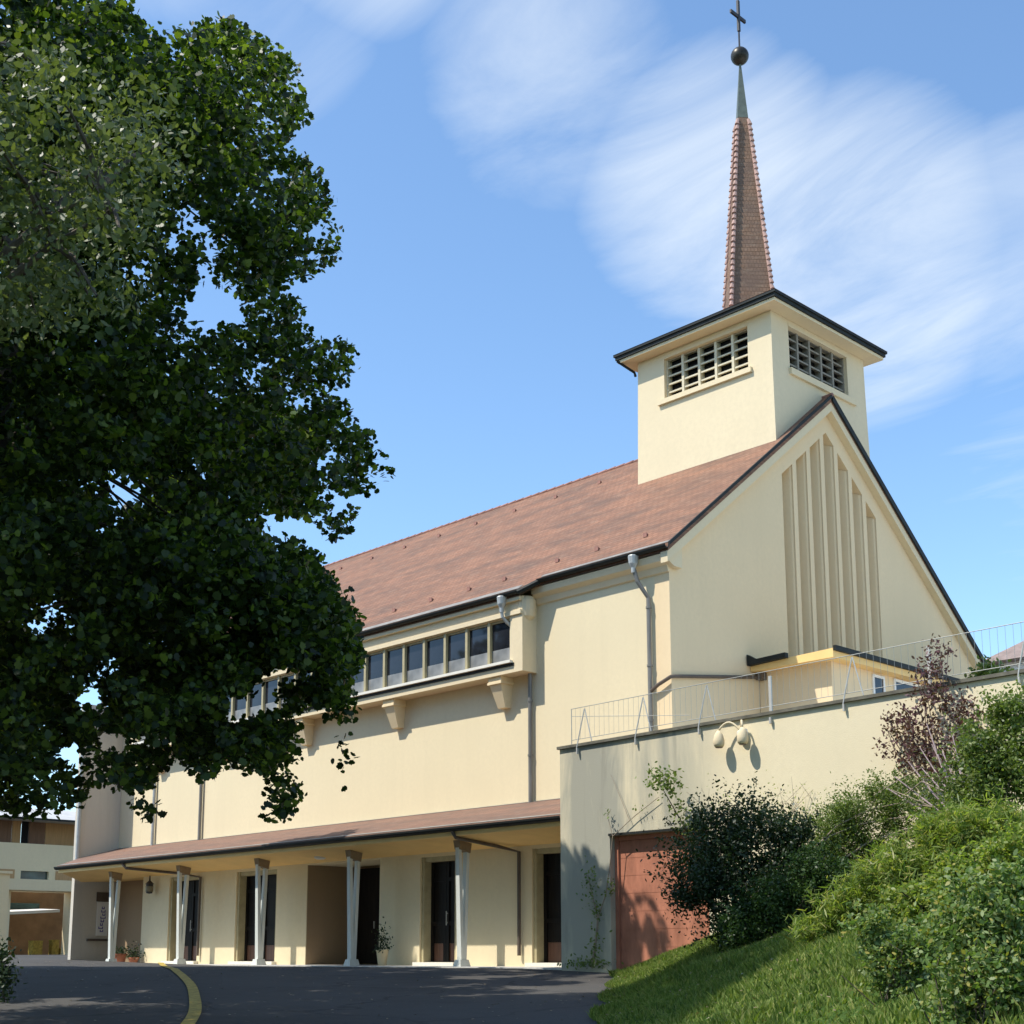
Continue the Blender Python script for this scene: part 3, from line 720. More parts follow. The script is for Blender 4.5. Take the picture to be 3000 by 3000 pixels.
# things hung in or standing at the portico
bn = thing('notice_banner', (-25.88, -.5, .95), 'tall white notice banner with blue marks on the grey end wall', 'banner')
q = MB(); q.box(-25.893, -25.875, -.72, -.28, .95, 2.14); q.build('cloth', M['white'], bn)
mk = MB(); r_ = random.Random(3); z = 1.08
while z < 1.95:                             # illegible blue lettering that reads downwards
    w_ = r_.uniform(.10, .22); h_ = r_.uniform(.05, .10); y0 = -.5+r_.uniform(-.06, .06)
    mk.box(-25.874, -25.870, y0-w_/2, y0+w_/2, z, z+h_*.35); mk.box(-25.874, -25.870, y0-w_/2, y0-w_/2+.03, z+h_*.36, z+h_); mk.box(-25.874, -25.870, y0+w_/2-.03, y0+w_/2, z+h_*.36, z+h_); z += h_+.03
mk.build('lettering', M['signblue'], bn)
la = thing('wall_lantern', (-20.2, -1.6, 2.5), 'black iron lantern hanging under the portico soffit near its far end', 'lantern')
q = MB(); lc = (-20.45, -1.72)
q.lathe((lc[0], lc[1], 2.22), [(.02, 0), (.10, .02), (.12, .30), (.14, .32), (.03, .42), (.02, .58)], 10); q.build('lantern_body', M['iron'], la)
q = MB(); q.lathe((lc[0], lc[1], 2.26), [(.123, .03), (.125, .20)], 10); q.build('lantern_glass', M['lampshade'], la)
cl = thing('ceiling_light', (-10.2, -2.2, 2.9), 'small round white lamp under the portico soffit', 'lamp')
cpz = at(938, 2512, 'z', 2.88)
q = MB(); q.lathe((cpz[0], cpz[1], 2.83), [(.10, 0), (.16, .03), (.17, .10)], 18); q.build('lamp_bowl', M['white'], cl, smooth_=True)
q = MB(); q.lathe((cpz[0], cpz[1], 2.93), [(.19, 0), (.19, .05)], 18); q.build('lamp_rim', M['zincl'], cl)

# ------------------------------------------------------------------ retaining wall, garage door, railing, lamp
RX, RY = -0.596, -3.108
def rtop(x): return 4.629 + 0.012*(x-RX)
XE = 24.0
GX0, GX1, GZ = 0.82, 3.35, 2.68
rw = thing('retaining_wall', (4, RY, 0), 'long cream retaining wall with grey rain streaks and dark coping above the lawn bank', 'wall')
m_ = MB()
def wseg(x0, x1, z0f, z1f):
    m_.hexa([(x0, RY, z0f(x0)), (x1, RY, z0f(x1)), (x1, RY+.45, z0f(x1)), (x0, RY+.45, z0f(x0))], [(x0, RY, z1f(x0)), (x1, RY, z1f(x1)), (x1, RY+.45, z1f(x1)), (x0, RY+.45, z1f(x0))])
wseg(RX, GX0, lambda x: -.5, rtop); wseg(GX0, GX1, lambda x: GZ, rtop); wseg(GX1, XE, lambda x: -.5, rtop)
m_.hexa([(RX, RY+.451, -.5), (RX+.3, RY+.451, -.5), (RX+.3, -.01, -.5), (RX, -.01, -.5)], [(RX, RY+.451, rtop(RX)), (RX+.3, RY+.451, rtop(RX)), (RX+.3, -.01, rtop(RX)), (RX, -.01, rtop(RX))])
m_.box(GX0, GX1, RY+.28, RY+.449, -.5, GZ)
m_.build('wall_face', M['retain'], rw)
m_ = MB(); m_.hexa([(RX-.04, RY-.06, rtop(RX)+.002), (XE, RY-.06, rtop(XE)+.002), (XE, RY+.5, rtop(XE)+.002), (RX-.04, RY+.5, rtop(RX)+.002)], [(RX-.04, RY-.06, rtop(RX)+.062), (XE, RY-.06, rtop(XE)+.062), (XE, RY+.5, rtop(XE)+.062), (RX-.04, RY+.5, rtop(RX)+.062)])
m_.build('coping', M['coping'], rw)
m_ = MB(); m_.box(GX0-.02, GX1+.02, RY-.03, RY-.002, GZ, GZ+.05); m_.build('lintel_flashing', M['gutter'], rw)
gd = MB(); nb = 8; z0, z1 = -.30, GZ-.10
for i in range(nb):
    za, zb = z0+(z1-z0)*i/nb, z0+(z1-z0)*(i+1)/nb
    gd.box(GX0+.10, GX1-.10, RY+.19, RY+.25, za+.003, zb-.003)
gd.box(GX0+.10, GX1-.10, RY+.205, RY+.255, z0, z1)
gdo = gd.build('garage_door', M['terra'], rw)
q = MB(); q.box(GX0+.002, GX0+.098, RY+.14, RY+.27, -.3, GZ-.003); q.box(GX1-.098, GX1-.002, RY+.14, RY+.27, -.3, GZ-.003); q.box(GX0+.10, GX1-.10, RY+.15, RY+.27, GZ-.098, GZ-.003); q.build('door_frame', M['terra'], gdo)
tz = MB(); tz.box(RX+.31, 40, RY+.46, -.001, 3.9, 4.52); tz.box(.02, 40, 0.0, 60, 3.9, 4.52)
prop(tz.build('terrace', M['slab']), 'raised terrace behind the retaining wall', 'terrace', kind='structure')

ra = thing('terrace_railing', (4, RY, 4.7), 'slender pale wire railing with inverted V posts along the retaining wall coping', 'railing')
PXS = [0.02+1.642*i for i in range(0, 15)]
yr = RY-.02
def rail_post(x):
    zt = rtop(x)+.06; h = .74
    p = MB()
    p.tube([(x-.05, yr-.05, zt-.10), (x-.03, yr-.03, zt+.05), (x+.14, yr, zt+h)], .013, 6); p.tube([(x+.34, yr, zt+.02), (x+.15, yr, zt+h)], .011, 6)
    p.box(x-.06, x-.03, yr-.06, yr+.0, zt-.22, zt-.10)
    return p
for i, x in enumerate(PXS):
    if i in (3, 5):
        p = MB(); p.box(x-.03, x+.03, yr-.015, yr+.015, rtop(x)+.06, rtop(x)+.74); p.box(x-.02, x+.02, yr-.05, yr+.01, rtop(x)-.17, rtop(x)-.05)
    else: p = rail_post(x)
    p.build('post', M['rail'], ra)
p = MB(); zz = lambda x, h: rtop(x)+.06+h
p.tube([(-.22, yr, zz(-.22, .78)), (XE, yr, zz(XE, .78))], .0075, 6); p.tube([(-.22, yr, zz(-.22, .10)), (XE, yr, zz(XE, .10))], .007, 6)
p.tube([(-.22, yr, zz(0, 0)), (-.22, yr, zz(0, .78))], .009, 6); p.tube([(-.22, yr, zz(-.22, .62)), (3, yr, zz(1.4, .22))], .006, 5)
p.build('rail', M['wire'], ra)
w_ = MB(); x = -.1
while x < 14:
    w_.tube([(x, yr, zz(x, .10)), (x, yr, zz(x, .78))], .0032, 4, cap=False); x += .137
w_.build('wire_infill', M['wire'], ra)

lm = thing('twin_wall_lamp', (4.3, RY, 4.3), 'white twin wall lamp with two drooping bronze shades on the cream retaining wall', 'lamp')
q = MB(); LX, LZ = 4.30, 4.40
q.lathe((LX, RY-.05, LZ-.10), [(.03, 0), (.10, .03), (.11, .14), (.06, .2)], 14); q.box(LX-.07, LX+.07, RY-.05, RY+.002, LZ-.12, LZ+.10); q.build('mount', M['white'], lm)
for sx, ln_ in ((-1, .44), (1, .12)):
    arc = [(LX+sx*ln_*t, RY-.10-.12*t, LZ+.05+.22*math.sin(t*math.pi*.85)-.05*t) for t in np.linspace(0, 1, 9)]
    q = MB(); q.tube(arc, .022, 8); arm = q.build('arm', M['trim'], lm, smooth_=True)
    e = arc[-1]
    q = MB(); q.lathe((e[0], e[1], e[2]-.42), [(.08, 0.10), (.105, .15), (.11, .23), (.08, .34), (.03, .42)], 16)
    sh = q.build('shade', M['trim'], lm, smooth_=True)
    q = MB(); q.lathe((e[0], e[1], e[2]-.335), [(.065, 0), (.07, .012)], 14); q.build('lamp_glass', M['lampin'], sh)

# ------------------------------------------------------------------ annex by the gable
an = thing('annex_building', (1.0, 6, 4.5), 'low cream annex with flat dark edged roof against the church gable behind the railing', 'building')
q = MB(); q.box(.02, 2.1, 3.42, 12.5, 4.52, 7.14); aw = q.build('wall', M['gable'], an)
q = MB(); q.hexa([(.02, 3.05, 7.141), (2.40, 3.05, 7.141), (2.40, 12.6, 7.141), (.02, 12.6, 7.141)], [(.02, 3.05, 7.29), (2.40, 3.05, 7.36), (2.40, 12.6, 7.36), (.02, 12.6, 7.29)]); q.build('roof', M['soffit'], an)
q = MB(); q.prism([(.03, 7.27), (.03, 7.55), (.28, 7.40), (1.15, 7.43), (1.15, 7.31)], 'y', 2.90, 3.045); q.build('gutter', M['gutter'], an)
q = MB(); q.box(2.402, 2.48, 3.05, 12.6, 7.30, 7.42); q.build('roof_edge', M['gutter'], an)
q = MB(); q.box(.06, .24, 3.2, 3.41, 6.95, 7.13); q.build('hopper', M['pipe'], an)
for (y0, y1, z0, z1) in ((5.2, 5.75, 5.9, 7.08), (6.2, 7.5, 5.6, 7.10)):
    q = MB(); q.box(2.101, 2.14, y0, y0+.07, z0, z1); q.box(2.101, 2.14, y1-.07, y1, z0, z1); q.box(2.101, 2.14, y0+.071, y1-.071, z0, z0+.07); q.box(2.101, 2.14, y0+.071, y1-.071, z1-.07, z1)
    wo = q.build('window', M['white'], an); q = MB(); q.box(2.102, 2.115, y0+.071, y1-.071, z0+.071, z1-.071); q.build('pane', M['glass'], wo)
q = MB(); q.box(2.101, 2.13, 7.9, 11.5, 4.6, 7.13); q.build('brick_panel', M['brown'], an)

# ------------------------------------------------------------------ house far on the right, building far on the left
hp = atd(2990, 1960, 60)
hs = thing('far_house', (hp[0], hp[1], 4), 'distant white house with grey brown hipped roof beyond the railing', 'house')
hx, hy, hz = hp
q = MB(); q.box(hx-1.0, hx+9, hy, hy+8, 3.5, hz+.35); q.build('wall', M['white'], hs)
q = MB(); q.add([(hx-1.7, hy-.7, hz+.35), (hx+9.7, hy-.7, hz+.35), (hx+9.7, hy+8.7, hz+.35), (hx-1.7, hy+8.7, hz+.35), (hx+2.6, hy+4, hz+3.4), (hx+5.4, hy+4, hz+3.4)], [(0, 1, 5, 4), (1, 2, 5), (2, 3, 4, 5), (3, 0, 4), (3, 2, 1, 0)]); q.build('roof', M['farroof'], hs)
for i in range(3):
    q = MB(); q.box(hx+.4+2.6*i, hx+1.4+2.6*i, hy-.05, hy-.002, hz-1.3, hz-.3); q.build('window', M['glass'], hs)

K = 1.5
def kx(y): return CAM[1]+(y-CAM[1])*K
def kz(z): return CAM[2]+(z-CAM[2])*K
FX = CAM[0]+(-26.5-CAM[0])*K
lb = thing('community_building', (FX, kx(-3), .3), 'low cream building with pale roof, brown panelled loggia and a wide drive through opening', 'building')
q = MB(); y0, y1 = kx(-9), kx(1.5)
oL, oR = kx(-3.62), kx(-1.30)
q.box(FX-1.2, FX, y0, oL, -.2, kz(2.47)); q.box(FX-1.2, FX, oR, y1, -.2, kz(2.47)); 
wl_, wr_ = kx(-3.32), kx(-2.30); wz0, wz1 = kz(2.87), kz(3.17)
q.box(FX-1.2, FX, y0, wl_, kz(2.47), wz1); q.box(FX-1.2, FX, wr_, y1, kz(2.47), wz1); q.box(FX-1.2, FX, wl_, wr_, kz(2.47), wz0)
q.box(FX-1.2, FX, y0, y1, wz1, kz(3.5))
q.box(FX-1.0, FX, y0, y1, kz(3.5), kz(4.12)); q.box(FX-2.2, FX-1.001, y0, y1, kz(3.5), kz(3.6))
q.build('wall', M['pale'], lb)
q = MB(); q.box(FX+.002, FX+.7, y0, kx(-1.0), kz(2.48), kz(2.86)); q.build('beam', M['pale'], lb)
q = MB(); q.box(FX-.3, FX-.2, wl_, wr_, wz0, wz1); q.build('window', M['gglass'], lb)
for (ya, yb_) in ((-4.8, -3.55), (-2.05, -0.9)):
    q = MB(); q.box(FX+.002, FX+.04, kx(ya), kx(yb_), kz(2.88), kz(3.2)); q.build('brick_panel', M['timberl'], lb)
q = MB()
for (ya, yb_, mt) in ((-5.5, -3.36, 'timber'), (-3.33, -3.02, 'timberl'), (-2.98, -2.75, 'black'), (-2.72, -2.14, 'timber'), (-2.11, -.5, 'timberl')):
    pb = MB(); pb.box(FX-1.4, FX-1.30, kx(ya), kx(yb_), kz(3.61), kz(4.97)); pb.build('loggia_panel', M[mt], lb)
q = MB(); q.hexa([(FX-3, y0-.5, kz(4.98)), (FX+.5, y0-.5, kz(4.98)), (FX+.5, y1+.5, kz(4.98)), (FX-3, y1+.5, kz(4.98))], [(FX-2.6, y0-.5, kz(5.55)), (FX-1.5, y0-.5, kz(5.38)), (FX-1.5, y1+.5, kz(5.38)), (FX-2.6, y1+.5, kz(5.55))]); q.build('roof', M['roofgrey'], lb)
q = MB(); q.box(FX+.5, FX+.56, y0-.5, y1+.5, kz(4.93), kz(5.0)); q.build('gutter', M['gutter'], lb)
q = MB(); q.box(FX-5.0, FX-4.9, oL-3, oR+6, -.2, kz(2.9)); q.build('passage_wall', M['orange'], lb)
q = MB(); q.box(FX-4.85, FX-4.80, oL+.25, oL+1.5, 0.0, kz(1.45)); q.build('passage_door', M['door'], lb)
q = MB(); q.hexa([(FX-3.9, oL+.1, kz(1.78)), (FX-1.6, oL+.1, kz(1.66)), (FX-1.6, oR, kz(1.80)), (FX-3.9, oR, kz(1.9))], [(FX-3.9, oL+.1, kz(1.84)), (FX-1.6, oL+.1, kz(1.76)), (FX-1.6, oR, kz(1.90)), (FX-3.9, oR, kz(1.96))]); q.build('canopy', M['white'], lb)
q = MB(); q.box(FX-4.2, FX-4.1, oL+.3, oR, kz(1.93), kz(2.16)); q.build('canopy_panel', M['gglass'], lb)
gp = thing('white_gate_post', (FX+6, kx(-4.4), .2), 'pale white painted gate post at the left edge of the yard', 'post')
gq = at(14, 2700, 'x', FX+8)
q = MB(); q.box(FX+7.8, FX+8.2, gq[1]-1.1, gq[1]+.02, 0.0, kz(2.72)); q.build('post_body', M['pale'], gp)
q = MB(); q.box(FX+7.7, FX+8.3, gq[1]-1.2, gq[1]+.10, kz(2.721), kz(2.80)); q.build('post_cap', M['pale'], gp)
for i, (px, wd, ht) in enumerate(((103, .55, .7), (157, .4, .75), (181, .3, .3))):
    p = at(px, 2785, 'x', FX-3.0); bq = thing('yellow_crate', (p[0], p[1], .3), ('large square yellow crate in the drive through passage', 'narrow upright yellow crate in the drive through passage', 'small low yellow crate at the passage edge')[i], 'crate', 'yellow crates in the passage')
    q = MB(); z0 = .28; q.box(p[0]-wd/2, p[0]+wd/2, p[1]-wd/2, p[1]+wd/2, z0, z0+ht); q.box(p[0]-wd/2-.02, p[0]+wd/2+.02, p[1]-wd/2-.02, p[1]+wd/2+.02, z0+ht+.001, z0+ht+.05); q.build('crate_body', M['yellow'], bq)

# ------------------------------------------------------------------ foliage
MAPLE = [(0, -.45), (.22, -.40), (.42, -.26), (.36, -.08), (.50, .12), (.30, .20), (.22, .42), (.0, .55), (-.22, .42), (-.30, .20), (-.50, .12), (-.36, -.08), (-.42, -.26), (-.22, -.40)]
OVAL = [(0, -.5), (.22, -.22), (.24, .1), (0, .5), (-.24, .1), (-.22, -.22)]
BLADE = [(-.5, 0), (.5, 0), (0.15, 1)]
def leafmesh(name, pos, size, mat, shape, parent=None, bias=(0, 0, .6), spread=1.0, droop=0.0, curl=0.12, r=rng):
    pos = np.asarray(pos, float); n = len(pos); k = len(shape); T = np.asarray(shape, float)
    nr = np.asarray(bias, float) + r.normal(size=(n, 3))*spread; nr /= np.linalg.norm(nr, axis=1, keepdims=True)
    a = np.cross(nr, r.normal(size=(n, 3))); a /= np.linalg.norm(a, axis=1, keepdims=True); b = np.cross(nr, a)
    size = np.broadcast_to(np.asarray(size, float), (n,))[:, None, None]
    h = -curl*(T[:, 0]**2+T[:, 1]**2)*2
    V = pos[:, None, :] + size*(a[:, None, :]*T[None, :, 0, None] + b[:, None, :]*T[None, :, 1, None] + nr[:, None, :]*h[None, :, None])
    V[..., 2] -= droop*0
    me = bpy.data.meshes.new(name)
    me.vertices.add(n*k); me.vertices.foreach_set('co', V.reshape(-1))
    me.loops.add(n*k); me.loops.foreach_set('vertex_index', np.arange(n*k, dtype=np.int32))
    me.polygons.add(n); me.polygons.foreach_set('loop_start', np.arange(n, dtype=np.int32)*k); me.polygons.foreach_set('loop_total', np.full(n, k, dtype=np.int32))
    me.update(calc_edges=True); me.validate()
    me.materials.append(mat)
    o = bpy.data.objects.new(name, me); COL.objects.link(o); return adopt(o, parent)
def inpoly(P, poly):
    x, y = P[:, 0], P[:, 1]; c = np.zeros(len(P), bool); n = len(poly)
    for i in range(n):
        x0, y0 = poly[i]; x1, y1 = poly[(i+1) % n]
        if y0 == y1: continue
        c ^= ((y0 > y) != (y1 > y)) & (x < (x1-x0)*(y-y0)/(y1-y0)+x0)
    return c
U = 3000/1932
crown_poly = [(-700, -420), (100, -420), (200, -60), (245, 0), (290, 55), (335, 85), (352, 45), (400, 24), (455, 27), (500, 60), (545, 80), (575, 130), (592, 175), (584, 232), (556, 265), (598, 300), (636, 355), (652, 420), (663, 478), (625, 512), (590, 535), (560, 525), (566, 552), (587, 605), (612, 640), (640, 615), (675, 650), (691, 705), (648, 735), (676, 785), (712, 798), (725, 850), (757, 890), (746, 918), (716, 925), (690, 965), (665, 1008), (628, 1035), (620, 1060), (668, 1120), (692, 1215), (672, 1320), (668, 1385), (640, 1400), (600, 1335), (560, 1360), (562, 1440), (586, 1512), (555, 1552), (508, 1566), (488, 1500), (440, 1450), (392, 1482), (315, 1455), (308, 1550), (264, 1592), (240, 1515), (200, 1490), (165, 1525), (100, 1545), (60, 1560), (0, 1548), (-700, 1600)]
crown_poly = [(x*U, y*U) for x, y in crown_poly]
holes = [(405, 588, 62, 32), (400, 560, 40, 25), (555, 1000, 45, 14), (240, 932, 48, 22), (322, 450, 14, 16), (400, 470, 26, 12), (375, 425, 18, 10), (100, 1140, 55, 6), (165, 1320, 36, 22), (540, 1275, 70, 7), (520, 985, 30, 18), (155, 905, 30, 10), (95, 690, 26, 8), (500, 1320, 30, 22), (450, 1340, 40, 20), (335, 700, 6, 12), (250, 520, 22, 10), (60, 1185, 30, 6)]
holes += [(430, 1175, 16, 9), (300, 1210, 12, 8), (215, 1245, 16, 7), (140, 1185, 22, 6), (60, 1100, 14, 8), (330, 1390, 16, 10), (230, 1400, 18, 8), (130, 1420, 22, 8), (470, 830, 10, 7), (560, 760, 12, 6), (620, 860, 10, 6), (520, 330, 10, 8), (480, 200, 9, 6), (600, 440, 10, 6), (180, 1010, 12, 7), (480, 690, 8, 8), (640, 950, 12, 6)]
holes = [(h[0]*U, h[1]*U, h[2]*U*.85, h[3]*U*.85) for h in holes]
def clear(P2, rpx, frac=0.72):
    """cluster discs that stay inside the crown outline and off its gaps"""
    ok = np.ones(len(P2), bool)
    for k in range(10):
        a = 2*math.pi*k/10
        ok &= inpoly(P2 + np.stack([np.cos(a)*rpx*frac, np.sin(a)*rpx*frac], 1), crown_poly)
    for (hx_, hy_, hw, hh) in holes:
        ok &= (((P2[:, 0]-hx_)/(hw+rpx*.55))**2 + ((P2[:, 1]-hy_)/(hh+rpx*.55))**2) > 1
    return ok
def cluster_pts(C, Rr, per, flat=0.7):
    out = []
    for c, r in zip(C, Rr):
        n = max(6, int(per*(r/0.45)**2))
        d = rng.normal(size=(n, 3)); d /= np.linalg.norm(d, axis=1, keepdims=True)
        rr = r*rng.random(n)**0.45
        p = c + d*rr[:, None]*np.array([1, 1, flat]); out.append(p)
    return np.concatenate(out)
def limbs(mb, base, top, clusters, r0, nmain=9, twigs=True):
    base = Vector(base); top = Vector(top)
    trunk = [base + (top-base)*t + Vector((math.sin(t*5)*.12, math.cos(t*4)*.10, 0)) for t in np.linspace(0, 1, 9)]
    mb.tube(trunk, [r0*(1.25 if i == 0 else 1)*(1-.8*i/8) for i in range(9)], 10)
    cl = [Vector(c) for c in clusters]; random.shuffle(cl)
    ends = []
    mains = cl[:nmain]
    for c in mains:
        t = min(.9, max(.25, (c.z-base.z)/(top.z-base.z)*.75)); s = base + (top-base)*t
        mid = s.lerp(c, .5) + Vector((0, 0, .25*(c-s).length*.5))
        pts = [s, s.lerp(mid, .5)+Vector((0, 0, .1)), mid, mid.lerp(c, .5)+Vector((0, 0, .05)), c]
        mb.tube(pts, [r0*.36, r0*.28, r0*.2, r0*.13, r0*.05], 6); ends.append(pts)
    if twigs:
        allp = [p for e in ends for p in e[1:]]
        for c in cl[nmain:]:
            n_ = min(allp, key=lambda p: (p-c).length)
            mid = n_.lerp(c, .5)+Vector((0, 0, .08)); mb.tube([n_, mid, c], [.028, .018, .008], 5, cap=False)

MG = leafmat('maple_leaf', [(0.010, 0.020, 0.005), (0.019, 0.036, 0.008), (0.044, 0.074, 0.012), (0.135, 0.175, 0.028)], trans=0.44)
GG = leafmat('greyish_leaf', [(0.055, 0.072, 0.024), (0.085, 0.106, 0.040), (0.125, 0.145, 0.060), (0.075, 0.095, 0.030)], trans=0.3)

# near maple: a crown round a trunk that stands just left of the picture
def crown(center_dir_px, dist, n_try, rads, Rdep, ylim=(-400*U, 1600*U), xlim=(-650*U, 760*U), extra=None):
    C, Rr = [], []
    for r in rads:
        P2 = np.stack([rng.uniform(*xlim, n_try), rng.uniform(*ylim, n_try)], 1)
        P2 = P2[clear(P2, np.full(len(P2), r*FPX/dist*1.05))]
        for p in P2:
            lat = (p[0]-center_dir_px)/FPX*dist
            dep = math.sqrt(max(0.04, 1-(lat/Rdep)**2))*Rdep*.75
            C.append(atd(p[0], p[1], dist + rng.uniform(-dep, dep))); Rr.append(r)
    return np.array(C), np.array(Rr)
mt_base = np.array([4.0, -18.0, base_z(4.0, -18.0)])
C1, R1_ = crown(-250, 16.8, 620, [0.62], 6.2)
C2, R2_ = crown(-250, 16.8, 900, [0.36], 6.2)
C3, R3_ = crown(-250, 16.8, 4200, [0.17], 6.2, xlim=(0, 760*U), ylim=(0, 1600*U))
C4, R4_ = crown(-250, 16.8, 1100, [0.26], 6.2, xlim=(330*U, 700*U), ylim=(1060*U, 1420*U))
Cm, Rm = np.concatenate([C1, C2, C3, C4]), np.concatenate([R1_, R2_, R3_, R4_])
maple = thing('maple_tree', tuple(mt_base), 'big dark green broad leaved tree filling the left of the view before the church', 'tree', )
LP = cluster_pts(Cm, Rm, 155)
sprig = np.array([atd(650*U+rng.normal()*14, 1425*U+rng.normal()*34, 16.0) for _ in range(34)])
LP = np.concatenate([LP, sprig])
leafmesh('crown', LP, rng.uniform(.05, .10, len(LP)), MG, MAPLE, maple, bias=(0, 0, .55), spread=.8)
tb = MB(); limbs(tb, mt_base-np.array([0, 0, .2]), mt_base+np.array([.6, .5, 11.5]), C1[:150], .30, 16); tb.build('trunk', M['bark'], maple)
print('maple clusters', len(Cm), 'leaves', len(LP))

# greyish fine leaved tree, nearer and further left
gt_base = np.array([10.9, -21.4, base_z(10.9, -21.4)])
gpoly = [(-350, -60), (0, 40), (120, 55), (230, 130), (330, 120), (365, 230), (345, 330), (300, 400), (262, 500), (330, 560), (330, 640), (240, 640), (150, 610), (60, 660), (0, 640), (-350, 700)]
gpoly = [(x*U, y*U) for x, y in gpoly]
P2 = np.stack([rng.uniform(-350*U, 370*U, 420), rng.uniform(-60*U, 680*U, 420)], 1)
ok = np.ones(len(P2), bool)
for k in range(8):
    a_ = 2*math.pi*k/8; ok &= inpoly(P2+70*np.array([math.cos(a_), math.sin(a_)]), gpoly)
P2 = P2[ok & clear(P2, np.full(len(P2), 60.))]
Cg = np.array([atd(p[0], p[1], 9.6+rng.uniform(-1.3, 1.3)) for p in P2]); Rg = rng.uniform(.22, .40, len(Cg))
gtree = thing('grey_leaved_tree', tuple(gt_base), 'grey green fine leaved tree in front of the dark tree at the upper left', 'tree')
LPg = cluster_pts(Cg, Rg, 110)
leafmesh('crown', LPg, rng.uniform(.045, .085, len(LPg)), GG, OVAL, gtree, bias=(0, 0, .3), spread=.9)
tb = MB(); limbs(tb, gt_base-np.array([0, 0, .2]), gt_base+np.array([-.5, .4, 6.8]), Cg[:70], .16, 10); tb.build('trunk', M['bark'], gtree)
print('grey leaves', len(LPg))

# second broad tree behind, whose top shades the yard and the foot of the portico
t2 = np.array([-9.5, -15.2, base_z(-9.5, -15.2)])
n_ = 1150
d = rng.normal(size=(n_, 3)); d /= np.linalg.norm(d, axis=1, keepdims=True)
c0 = np.array([-8.8, -14.4, 8.0]); E_ = c0 + d*(rng.random(n_)**.4)[:, None]*np.array([9.6, 6.4, 4.4])
E_ = np.concatenate([E_, np.array([-3.4, -9.35, 10.45])+rng.normal(size=(40, 3))*np.array([.75, .5, .35]), np.array([-11.9, -7.9, 10.0])+rng.normal(size=(40, 3))*np.array([.8, .7, .6])]); n_ = len(E_)
P2, z_ = proj(E_)
inside = (P2[:, 0] > 0)
ok = ~inside | clear(P2, np.full(n_, .55*FPX/27.))
E_ = E_[ok]; Re = rng.uniform(.4, .75, len(E_))
tree2 = thing('rear_broadleaf_tree', tuple(t2), 'dark broad leaved tree mostly hidden behind the big tree, nearer the portico', 'tree')
LP2 = cluster_pts(E_, Re, 48)
leafmesh('crown', LP2, rng.uniform(.16, .28, len(LP2)), MG, MAPLE, tree2, bias=(0, 0, .55), spread=.8)
tb = MB(); limbs(tb, t2-np.array([0, 0, .2]), t2+np.array([.4, .3, 9.5]), E_[:90], .32, 14); tb.build('trunk', M['bark'], tree2)
print('tree2 leaves', len(LP2), len(E_))

# unseen trees added behind the viewer to block low sky light and darken window reflections
YG = leafmat('sky_block_leaf', [(0.02, 0.04, 0.01), (0.035, 0.065, 0.015), (0.05, 0.085, 0.02)], trans=.25)
for i, (tx_, ty_, th_, lab) in enumerate(((-30, -36, 15, 'broad unseen tree added to block low sky at the far left of the yard'), (-17, -41, 16, 'tall unseen tree added to block low sky across the yard from the portico'), (-3, -44, 15, 'rounded unseen tree added to block low sky across the yard behind the big tree'), (11, -45, 14, 'unseen tree added to block low sky across the yard behind the viewer'))):
    tz_ = base_z(tx_, ty_); st_ = thing('sky_block_tree', (tx_, ty_, tz_), lab, 'tree')
    D_ = rng.normal(size=(90, 3)); D_ /= np.linalg.norm(D_, axis=1, keepdims=True)
    Cc = np.array([tx_, ty_, tz_+th_*.55]) + D_*(rng.random(90)**.4)[:, None]*np.array([6.5, 5.5, th_*.42])
    Pq = cluster_pts(Cc, rng.uniform(.9, 1.5, 90), 9)
    leafmesh('crown', Pq, rng.uniform(.4, .7, len(Pq)), YG, MAPLE, st_)
    tb = MB(); limbs(tb, (tx_, ty_, tz_-.2), (tx_+.3, ty_, tz_+th_*.8), Cc[:14], .3, 8, twigs=False); tb.build('trunk', M['bark'], st_)

